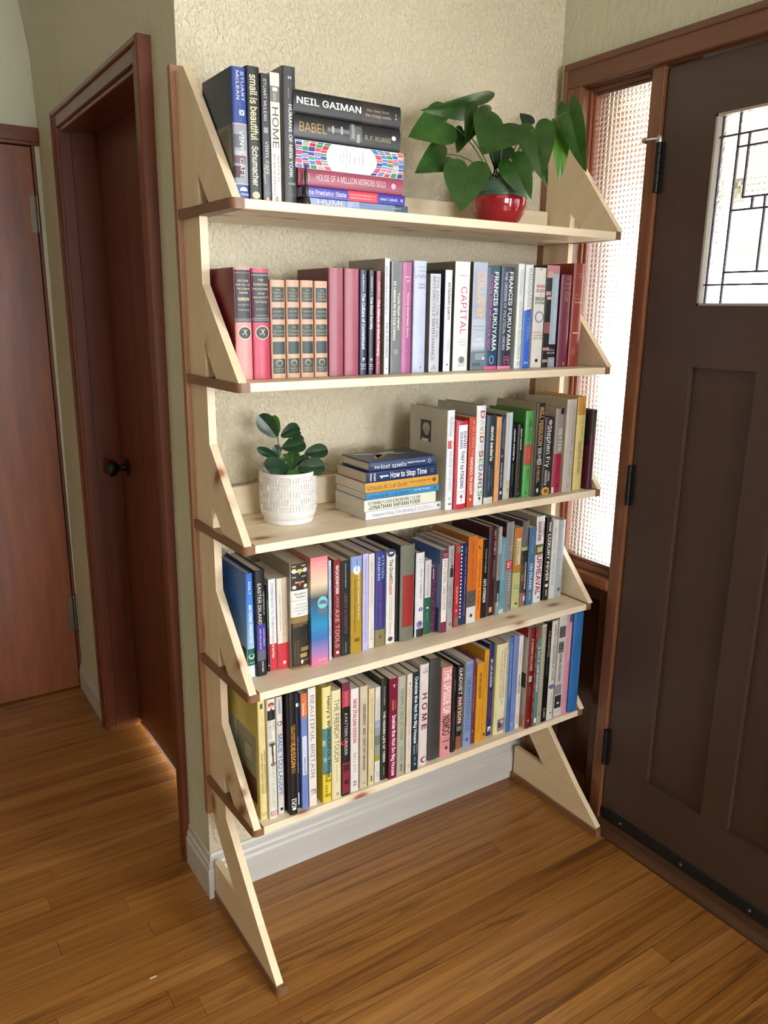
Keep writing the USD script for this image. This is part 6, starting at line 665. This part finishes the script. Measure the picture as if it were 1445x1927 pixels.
PILE = [
[1, 0.1817, 1.6902, -0.258, 0.24, 0.0154, 0.1488, 'p', '7688b0', 'grey blue misty paperback, undermost of its pile', [('B', 0, 0.1, '8fa0c0', 0, 1), ('B', 0.38, 0.5, '93a8d0', 0, 1), ('T', 'HUME', 0.1, 0.36, 0.58, 0.62, 'dfe6f2', 0), ('T', 'A WALK', 0.44, 0.62, 0.66, 0.26, '56688c', 0), ('T', 'RAINY SISTERS', 0.43, 0.68, 0.25, 0.26, '56688c', 0), ('B', 0.78, 0.86, '6a8494', 0, 1), ('B', 0.86, 1, '33465c', 0, 1), ('T', 'HARBOUR', 0.84, 0.93, 0.6, 0.14, 'c8d4e0', 0)], {}],
[1, 0.1715, 1.7058, -0.258, 0.242, 0.0199, 0.15, 'p', '352c9c', 'violet blue paperback with red middle block in the pile', [('B', 0.43, 0.72, 'cc2c44', 0, 1), ('T', 'The Predator State', 0.03, 0.41, 0.5, 0.42, 'eef0f4', 0), ('T', 'How Conservatives Abandoned the Free', 0.445, 0.7, 0.64, 0.15, 'f0c8cc', 0), ('T', 'Market and Why Liberals Should Too', 0.45, 0.695, 0.34, 0.15, 'f0c8cc', 0), ('T', 'James K. Galbraith', 0.74, 0.92, 0.5, 0.28, 'e0e4f0', 0), ('T', 'N', 0.955, 0.975, 0.5, 0.3, 'f2f0ea', 0)], {}],
[1, 0.1638, 1.7261, -0.258, 0.245, 0.0316, 0.1519, 'h', '98455c', 'rose hardback with thin silver letters in the pile', [('B', 0, 0.01, '8a3a50', 0, 1), ('T', 'BRAND', 0.07, 0.1, 0.5, 0.5, 'e0b8c4', 0), ('T', 'HOUSE OF A MILLION MIRRORS SOLD', 0.16, 0.82, 0.55, 0.36, 'e8ccd4', 0), ('E', 0.9, 0.5, 0.18, 0.18, 'd8a8b4')], {}],
[1, 0.1594, 1.758, -0.258, 0.25, 0.0506, 0.155, 'h', 'dfe4ea', 'white hardback with rings of small coloured blocks in the pile', [('G',), ('H', 'SHE', 0.39, 0.35, 0.62, 0.016, '8a8e96', 0), ('H', 'HAS HER', 0.42, 0.25, 0.75, 0.016, '8a8e96', 0), ('H', "MOTHER'S", 0.45, 0.18, 0.82, 0.016, '8a8e96', 0), ('H', 'LAUGH', 0.48, 0.28, 0.72, 0.016, '8a8e96', 0), ('B', 0.52, 0.525, 'c03040', 0.35, 0.6), ('H', 'CARL', 0.565, 0.32, 0.68, 0.016, '8a8e96', 0), ('H', 'ZIMMER', 0.6, 0.22, 0.78, 0.016, '8a8e96', 0)], {}],
[1, 0.1555, 1.809, -0.258, 0.245, 0.0436, 0.1519, 'h', '1b1b1f', 'black hardback with gilt title and ghostly tower in the pile', [('T', 'BABEL', 0.05, 0.29, 0.5, 0.38, 'b08c48', 0), ('B', 0.3, 0.5, '6a6a6c', 0.45, 0.62), ('B', 0.34, 0.36, 'a8a8a8', 0.4, 0.7), ('B', 0.42, 0.44, 'a8a8a8', 0.4, 0.72), ('B', 0.5, 0.62, '55565a', 0.2, 0.85), ('B', 0.52, 0.55, '8a8a8c', 0.3, 0.9), ('B', 0.57, 0.6, '909094', 0.15, 0.5), ('T', 'R. F. KUANG', 0.65, 0.9, 0.42, 0.2, 'b0a078', 0), ('E', 0.93, 0.55, 0.12, 0.1, 'f2f0ea')], {}],
[1, 0.1555, 1.8528, -0.258, 0.245, 0.0415, 0.1519, 'h', '17161a', 'black hardback with typewriter style capitals, uppermost of its pile', [('B', 0, 1, '17161a', 0, 1), ('B', 0.62, 0.82, '2e2321', 0, 1), ('T', 'NEIL GAIMAN', 0.03, 0.61, 0.55, 0.28, 'f2f0ea', 1), ('T', 'the view from', 0.665, 0.88, 0.62, 0.13, 'a89a84', 0), ('T', 'the cheap seats', 0.65, 0.9, 0.4, 0.13, 'a89a84', 0), ('T', '1', 0.94, 0.96, 0.5, 0.25, 'c8c0b0', 0)], {}],
[3, 0.3345, 1.0275, -0.2358, 0.219, 0.0195, 0.1386, 'p', 'd9d8df', 'white paperback with thin grey lettering, lowest of its pile', [('T', 'Stephen King', 0.08, 0.35, 0.5, 0.34, '6a6c78', 0), ('B', 0.375, 0.38, '6a6c78', 0.2, 0.85), ('T', 'On Writing', 0.4, 0.61, 0.5, 0.34, '6a6c78', 0), ('B', 0.635, 0.64, '6a6c78', 0.2, 0.85), ('T', 'A Memoir of the Craft', 0.66, 0.8, 0.68, 0.14, '8a8c98', 0), ('T', '10th anniversary edition', 0.66, 0.86, 0.45, 0.14, '8a8c98', 0), ('B', 0.93, 0.96, '55586a', 0.4, 0.7)], {}],
[3, 0.3307, 1.0473, -0.2358, 0.2029, 0.0267, 0.132, 'p', 'dcdccc', 'cream paperback with two lines of black hand lettering', [('T', 'EXTREMELY LOUD & INCREDIBLY CLOSE', 0.05, 0.77, 0.7, 0.26, '3c4248', 1), ('T', 'JONATHAN SAFRAN FOER', 0.06, 0.77, 0.3, 0.34, '34383c', 1)], {}],
[3, 0.3356, 1.0743, -0.2358, 0.2068, 0.0159, 0.1353, 'p', '3b86bc', 'bright blue paperback with dark author name', [('T', 'Ursula K. Le Guin', 0.04, 0.57, 0.45, 0.5, '1f4666', 0), ('T', 'NO TIME TO SPARE', 0.65, 0.87, 0.6, 0.16, 'd8e4ec', 1), ('E', 0.94, 0.55, 0.26, 0.24, '22587c')], {}],
[3, 0.3332, 1.0905, -0.2358, 0.2067, 0.0234, 0.1353, 'p', 'cf9a3c', 'ochre paperback with dark serif author name', [('T', 'Ursula K. Le Guin', 0.03, 0.56, 0.5, 0.42, '5a4a3c', 0), ('T', 'WORDS ARE MY MATTER', 0.59, 0.89, 0.6, 0.14, '6a4a1c', 1), ('E', 0.94, 0.55, 0.24, 0.22, '6a4a1c')], {}],
[3, 0.3361, 1.1141, -0.2358, 0.1982, 0.0243, 0.1307, 'p', '1a2d5c', 'dark blue paperback with white script title, second from top', [('T', 'MATT', 0.05, 0.075, 0.5, 0.7, 'f2f0ea', 1), ('T', 'HAIG', 0.1, 0.125, 0.5, 0.7, 'f2f0ea', 1), ('T', 'How to Stop Time', 0.33, 0.85, 0.52, 0.52, 'eef0f6', 1), ('B', 0.18, 0.3, 'c8d0e0', 0.42, 0.58), ('B', 0.2, 0.22, 'f2f0ea', 0.3, 0.5), ('E', 0.93, 0.5, 0.24, 0.22, '5a6a58'), ('E', 0.93, 0.5, 0.16, 0.14, '1a2d5c')], {}],
[3, 0.3442, 1.1387, -0.2358, 0.1847, 0.0229, 0.1221, 'h', '2b3d66', 'navy hardback with cream flower drawing on its cover, topmost', [('T', 'the', 0.07, 0.15, 0.45, 0.3, 'e8ecf2', 0), ('T', 'lost spells', 0.17, 0.55, 0.45, 0.42, 'f0f2f6', 0), ('T', 'MACFARLANE', 0.57, 0.84, 0.55, 0.14, 'f2f0ea', 1), ('E', 0.91, 0.5, 0.2, 0.22, 'b8c0cc'), ('E', 0.91, 0.5, 0.14, 0.15, '2b3d66')], {'top': '22304f', 'flower': 1}]]
FIG = [0.175, -0.268, (1.6898)]
POT1 = [0.749, -0.17, 1.69]
LEAVES1 = [([0.5834, -0.17, 1.9025], [0.4659, -0.2, 1.8583], 0.0913, 1, 0.25, 0.1, 0.3, 0), ([0.7298, -0.13, 1.9652], [0.5035, -0.2, 1.9086], 0.0611, 0, 0.3, 0.1, 0.9, 0), ([0.5963, -0.16, 1.8385], [0.4871, -0.2, 1.7906], 0.076, 0, 0.3, 0.15, 0.2, 0), ([0.5931, -0.24, 1.8025], [0.5542, -0.27, 1.7073], 0.1008, 1, 0.15, 0.15, 0, 0), ([0.65, -0.15, 1.8966], [0.619, -0.17, 1.8453], 0.0398, 0, 0.2, 0.1, 0.2, 0), ([0.6749, -0.17, 1.9428], [0.6192, -0.2, 1.8609], 0.0537, 0, 0.2, 0.1, 0.2, 0), ([0.6994, -0.23, 1.9049], [0.6185, -0.26, 1.8324], 0.1309, 0, 0.18, 0.1, 0, 0), ([0.7523, -0.17, 1.8675], [0.7248, -0.18, 1.8183], 0.0584, 3, 0.2, 0.1, 0, 0), ([0.8638, -0.14, 1.9402], [0.8472, -0.12, 1.9651], 0.0301, 3, 0.2, 0.1, 0, 0), ([0.7973, -0.23, 1.9072], [0.7898, -0.27, 1.7962], 0.0859, 1, 0.18, 0.2, 0, 0), ([0.7236, -0.24, 1.8251], [0.7499, -0.28, 1.7415], 0.0706, 1, 0.2, 0.2, 0, 0), ([0.8775, -0.13, 1.887], [0.8824, -0.14, 1.8301], 0.0369, 2, 0.2, 0.1, 0, 0), ([0.8875, -0.17, 1.8404], [0.8956, -0.18, 1.7925], 0.0206, 1, 0.2, 0.1, 0, 0), ([0.9249, -0.16, 1.908], [0.9738, -0.17, 1.8737], 0.0275, 3, 0.2, 0.1, 0, 0), ([0.9277, -0.18, 1.9331], [0.9221, -0.2, 1.8078], 0.0484, 2, 0.25, 0.2, 0.3, 0), ([0.9133, -0.22, 1.96], [0.9523, -0.25, 1.8231], 0.0591, 1, 0.25, 0.15, -0.3, 0)]
POT2 = [0.1907, -0.1335, 1.0273]
POT2R, POT2H = 0.0635, 0.116
LEAVES2 = [([0.1679, -0.1335, 1.2179], [0.1298, -0.1235, 1.2689], 0.042, 3, 0.3, 0.05, 0.3), ([0.1717, -0.1335, 1.2279], [0.1653, -0.1135, 1.2639], 0.0269, 2, 0.3, 0.05, 0.6), ([0.1756, -0.1335, 1.2194], [0.2259, -0.1235, 1.238], 0.0313, 3, 0.3, 0.05, -0.3), ([0.1729, -0.1435, 1.2189], [0.2153, -0.1535, 1.2286], 0.0161, 3, 0.3, 0.05, 0.2), ([0.207, -0.1235, 1.2152], [0.2328, -0.1335, 1.2061], 0.024, 3, 0.3, 0.05, 0.4), ([0.1675, -0.1535, 1.1963], [0.2216, -0.1635, 1.2039], 0.0396, 3, 0.25, 0.08, 0.2), ([0.169, -0.1335, 1.1724], [0.1141, -0.1435, 1.1994], 0.0206, 3, 0.3, 0.05, 0.5), ([0.1809, -0.1635, 1.1521], [0.1129, -0.1835, 1.1716], 0.0409, 3, 0.2, 0.08, 0), ([0.1953, -0.1435, 1.1422], [0.2031, -0.1435, 1.1875], 0.0338, 1, 0.2, 0.05, 0.2), ([0.2337, -0.1335, 1.1757], [0.2894, -0.1435, 1.1817], 0.0364, 3, 0.2, 0.08, 0), ([0.2005, -0.1635, 1.1526], [0.259, -0.1835, 1.1528], 0.0444, 3, 0.2, 0.08, 0), ([0.2034, -0.1435, 1.1548], [0.2347, -0.1535, 1.1703], 0.024, 3, 0.2, 0.05, 0), ([0.2051, -0.1735, 1.1389], [0.164, -0.1835, 1.1466], 0.0129, 1, 0.2, 0.05, 0.3), ([0.1714, -0.1335, 1.1763], [0.1608, -0.1335, 1.2012], 0.0206, 3, 0.2, 0.05, 0), ([0.1798, -0.1435, 1.1626], [0.1757, -0.1435, 1.1816], 0.0216, 1, 0.2, 0.05, 0)]
STEMS2 = [([0.1713, -0.1335, 1.1344], [0.1714, -0.1335, 1.1763], [0.1679, -0.1335, 1.2188]), ([0.2002, -0.1335, 1.1314], [0.2021, -0.1335, 1.1566], [0.2082, -0.1335, 1.1847]), ([0.2114, -0.1435, 1.132], [0.2216, -0.1335, 1.1548], [0.2337, -0.1335, 1.1757]), ([0.1715, -0.1335, 1.1804], [0.1811, -0.1335, 1.2045], [0.2019, -0.1335, 1.2161])]

for sh, x, t, yf, h, kind, col, desc, items, opts in BOOKS:
    d = min(h*(.64 if kind == 'h' else .62), -.044-yf)
    m = Gf.Matrix4d(1.0); m.SetTranslateOnly(Gf.Vec3d(x, yf, SHZ[sh-1]+.0006))
    make_book(sh, t, h, d, kind, col, items, desc+', on the '+SHN[sh]+' shelf', opts.get('group') or 'books standing on the '+SHN[sh]+' shelf', m, opts)
for sh, x, z, yf, L, t, d, kind, col, desc, items, opts in PILE:
    m = Gf.Matrix4d(0, 0, 1, 0, 0, 1, 0, 0, -1, 0, 0, 0, x+L, yf, z, 1)
    make_book(sh, t, L, d, kind, col, items, desc+', lying on the '+SHN[sh]+' shelf', 'books lying in a pile on the '+SHN[sh]+' shelf', m, opts)

tag(obj('paper_scrap', box(-.209, -.194, -.1835, -.1795, .0003, .0012), plain('dcd8cc', .7)), 'tiny pale scrap of paper lying on the floorboards left of the bookcase', 'scrap')
# ------------------------------------------------------------------ figurine
fg = thing('figurine', 'small dark slender figurine standing on the shelf front before the pile of books', 'figurine', FIG)
FM = plain('2a251d', .35)
obj('base', lathe([(0, 0), (.0085, 0), (.009, .003), (.0065, .012), (.005, .0145), (0, .0146)], 24), FM, fg, smooth=50)
obj('body', lathe([(0, .0146), (.003, .0147), (.005, .02), (.0052, .028), (.0042, .034), (.0024, .037), (0, .0371)], 24), FM, fg, smooth=50)
obj('head', lathe([(0, .0372), (.0022, .0374), (.0036, .045), (.0036, .056), (.0026, .064), (.001, .0685), (0, .069)], 24), FM, fg, smooth=50)

# ------------------------------------------------------------------ plants
def leafmat(key, a, b, rough=.3):
    return mat(('leaf', key), {'tc': ('texture_coordinate', {}), 'n': ('noise_texture', dict(scale=30.0, detail=3.0)), 'r': ('rgb_ramp', dict(ramp=[(.3, lin(a)), (.7, lin(b))])), 'p': ('principled_bsdf', dict(roughness=rough, specular_ior_level=.5)), 't': ('translucent_bsdf', dict(color=tuple(c*1.6 for c in lin(b)))), 'mx': ('mix_closure', dict(fac=.18))},
        [('tc.object', 'n.vector'), ('n.fac', 'r.fac'), ('r.color', 'p.base_color'), ('p.BSDF', 'mx.closure1'), ('t.BSDF', 'mx.closure2')], 'mx.closure')
from scipy.interpolate import PchipInterpolator, CubicSpline
HEART = [(0, 0), (.08, -.14), (.24, -.21), (.42, -.13), (.51, .06), (.48, .3), (.35, .56), (.17, .82), (0, 1)]
OVAL = [(0, 0), (.14, .06), (.30, .2), (.43, .42), (.49, .62), (.44, .8), (.28, .94), (.12, .99), (0, 1.0)]
def leaf(A, T, width, outline, fold=.12, droop=.1, twist=0.0, eye=None):
    A, T = np.array(A, float), np.array(T, float); L = np.linalg.norm(T-A); ey = (T-A)/L
    n = np.array(EYE)-(A+T)/2; n /= np.linalg.norm(n); n = n+np.array([0, 0, .35]); n -= ey*(n@ey); n /= np.linalg.norm(n); ex = np.cross(ey, n)
    c, s = math.cos(twist), math.sin(twist); ex, n = ex*c+n*s, n*c-ex*s
    o = np.array(outline); tt = np.linspace(0, 1, len(o)); cs = CubicSpline(tt, o); q = cs(np.linspace(0, 1, 17)); q[:, 0] = np.maximum(q[:, 0], 0)
    bd = np.vstack([q, (q[1:-1]*[-1, 1])[::-1]]); ctr = np.array([0, .38]); rings = 6; V = []
    for k in range(rings+1): V.append(ctr+(bd-ctr)*(k/rings) if k else ctr[None]+bd*0)
    V = np.vstack(V); N = len(bd); F = []
    for k in range(rings):
        for j in range(N):
            a, b_ = k*N+j, k*N+(j+1) % N; F += [(a, b_, b_+N), (a, b_+N, a+N)]
    x = V[:, 0]*width; yy = V[:, 1]*L
    bow = -droop*L*((V[:, 1]-.4)**2)*1.6+fold*np.abs(x)-fold*.9*x*x/width+.006*width*np.sin(9*V[:, 1])*np.sign(x)
    P3 = A+np.outer(x, ex)+np.outer(yy, ey)+np.outer(bow, n)
    top = trimesh.Trimesh(P3, np.array(F), process=False)
    th = .0005; V2 = np.vstack([P3, P3-n*th]); F = np.array(F); F2 = np.vstack([F, F[:, ::-1]+len(P3)])
    e0 = rings*N; E = []
    for j in range(N):
        a, b_ = e0+j, e0+(j+1) % N; E += [(a, a+len(P3), b_+len(P3)), (a, b_+len(P3), b_)]
    m = trimesh.Trimesh(V2, np.vstack([F2, E]), process=False)
    return m
GREENS = [leafmat('a', '23421a', '345a24', .27), leafmat('b', '2a4c1e', '3b642a', .25), leafmat('c', '3f7a1e', '5c9a2c'), leafmat('d', '173420', '1f4429')]
p1 = thing('potted_plant', 'leafy plant with large heart shaped leaves in a red glazed bowl on the top shelf', 'plant', POT1)
PT = np.array(POT1)
red = mat('redglaze', {'p': ('principled_bsdf', dict(base_color=lin('9a1a26'), roughness=.14, coat_weight=.6))}, [])
rp = [(0, 0), (.040, 0), (.046, .004), (.056, .014), (.066, .03), (.0715, .046), (.0725, .058), (.071, .0655), (.068, .0675), (.0655, .064), (.066, .05), (.05, .012), (0, .01)]
rp2 = []
for i in range(len(rp)-1):
    for k in range(4):
        u = k/4; r_ = rp[i][0]*(1-u)+rp[i+1][0]*u; z_ = rp[i][1]*(1-u)+rp[i+1][1]*u; rp2.append((r_*.91+(.0004*math.sin(z_*900) if 1 < i < 6 else 0), z_))
obj('pot', lathe(rp2+[(0, .01)], 64), red, p1, smooth=40, label='red glazed bowl shaped pot')
obj('inner_pot', lathe([(0, .05), (.0585, .05), (.0585, .074), (.0605, .0765), (.0605, .08), (.0595, .0815), (.0615, .1), (.0635, .1015), (.0625, .103), (.0595, .1025), (.057, .088), (0, .088)], 48), noisy('3e5c48', '4c6a56', (20, 20, 20), .4), p1, smooth=30, label='dark green plastic nursery pot')
obj('soil', lathe([(0, .09), (.03, .0925), (.056, .09), (.0565, .086)], 32), noisy('1c120c', '33241a', (120, 120, 120), .95, .8, 200, .004), p1)
crown = PT+np.array([0, 0, .098])
for A, T, w, kind, fo, dr, tw, rad in LEAVES1:
    A, T = np.array(A), np.array(T); root = crown+np.array([(A[0]-crown[0])*.12, (A[1]-crown[1])*.12, 0])
    mid = root*.5+A*.5+np.array([0, 0, .25*np.linalg.norm(A-root)]); 
    st = obj('stem', tube(bez(root, mid, A, 12), .0017, .0012), plain('4a6a2c' if kind != 2 else '6a8a34', .45), p1, smooth=True, loc=POT1)
    obj('leaf', leaf(A, T, w, HEART, fo, dr, tw), GREENS[kind], p1, smooth=50, loc=POT1)
sh_ = [tube(bez(crown+np.array([rng.uniform(-.02, .02), rng.uniform(-.015, .015), -.008]), crown+np.array([rng.uniform(-.02, .02), rng.uniform(-.02, .02), .012]), crown+np.array([rng.uniform(-.03, .03), rng.uniform(-.02, .02), rng.uniform(.015, .035)]), 6), .003, .001) for _ in range(12)]
obj('crown_sheath', cat(sh_), plain('3a2416', .7), p1, smooth=True, loc=POT1, label='brown dry sheaths at the base of the stems')

p2 = thing('potted_plant', 'small plant with rounded glossy dark leaves in a white ribbed pot on the middle shelf', 'plant', POT2)
R2 = POT2R
whm = plain('dcd9d6', .32)
HP = POT2H
obj('pot', lathe([(0, 0), (R2*.88, 0), (R2*.895, .003), (R2*.895, .0105), (R2*.94, .0135), (R2*.985, .02), (R2, .029), (R2, HP-.004), (R2-.0012, HP), (R2-.005, HP), (R2-.006, HP-.004), (R2-.006, .03), (0, .026)], 72), whm, p2, smooth=35, label='white cylindrical ceramic pot')
rid = []
nb, rows = 16, 5; bw = 2*math.pi/nb; bh = (HP-.034)/rows*.97
for i in range(nb):
    for j in range(rows):
        a0 = i*bw; z0 = .03+j*bh
        for k in range(4):
            if (i+j) % 2:
                ac = a0+bw*(k+.5)/4; A_, Z_ = (ac-bw*.075, ac+bw*.075), (z0+bh*.08, z0+bh*.92)
            else:
                zc = z0+bh*(k+.5)/4; A_, Z_ = (a0+bw*.06, a0+bw*.94), (zc-bh*.075, zc+bh*.075)
            na = 5; V = []; 
            for a in np.linspace(A_[0], A_[1], na):
                c, s = math.cos(a), math.sin(a)
                for rr, zz in ((R2-.0006, Z_[0]), (R2+.0019, Z_[0]+.0008), (R2+.0019, Z_[1]-.0008), (R2-.0006, Z_[1])): V.append((rr*c, rr*s, zz))
            F = []
            for q in range(na-1):
                for e in range(3): a_, b_ = q*4+e, q*4+4+e; F += [(a_, b_, b_+1), (a_, b_+1, a_+1)]
            F += [(0, 1, 2), (0, 2, 3), (na*4-4, na*4-2, na*4-3), (na*4-4, na*4-1, na*4-2)]
            rid.append((np.array(V), np.array(F)))
obj('ribs', cat(rid), whm, p2, label='raised basket weave ribs', kind='stuff')
obj('soil', lathe([(0, HP-.014), (R2-.0062, HP-.016)], 40), noisy('1a1712', '4a4640', (150, 150, 150), .95, .8, 250, .004), p2)
for A, T, w, kind, fo, dr, tw in LEAVES2:
    obj('leaf', leaf(A, T, w, OVAL, fo, dr, tw), GREENS[kind], p2, smooth=50, loc=POT2)
for pts in STEMS2:
    obj('stem', tube(bez(*pts, 10), .0022, .0014), plain('56703c', .5), p2, smooth=True, loc=POT2)
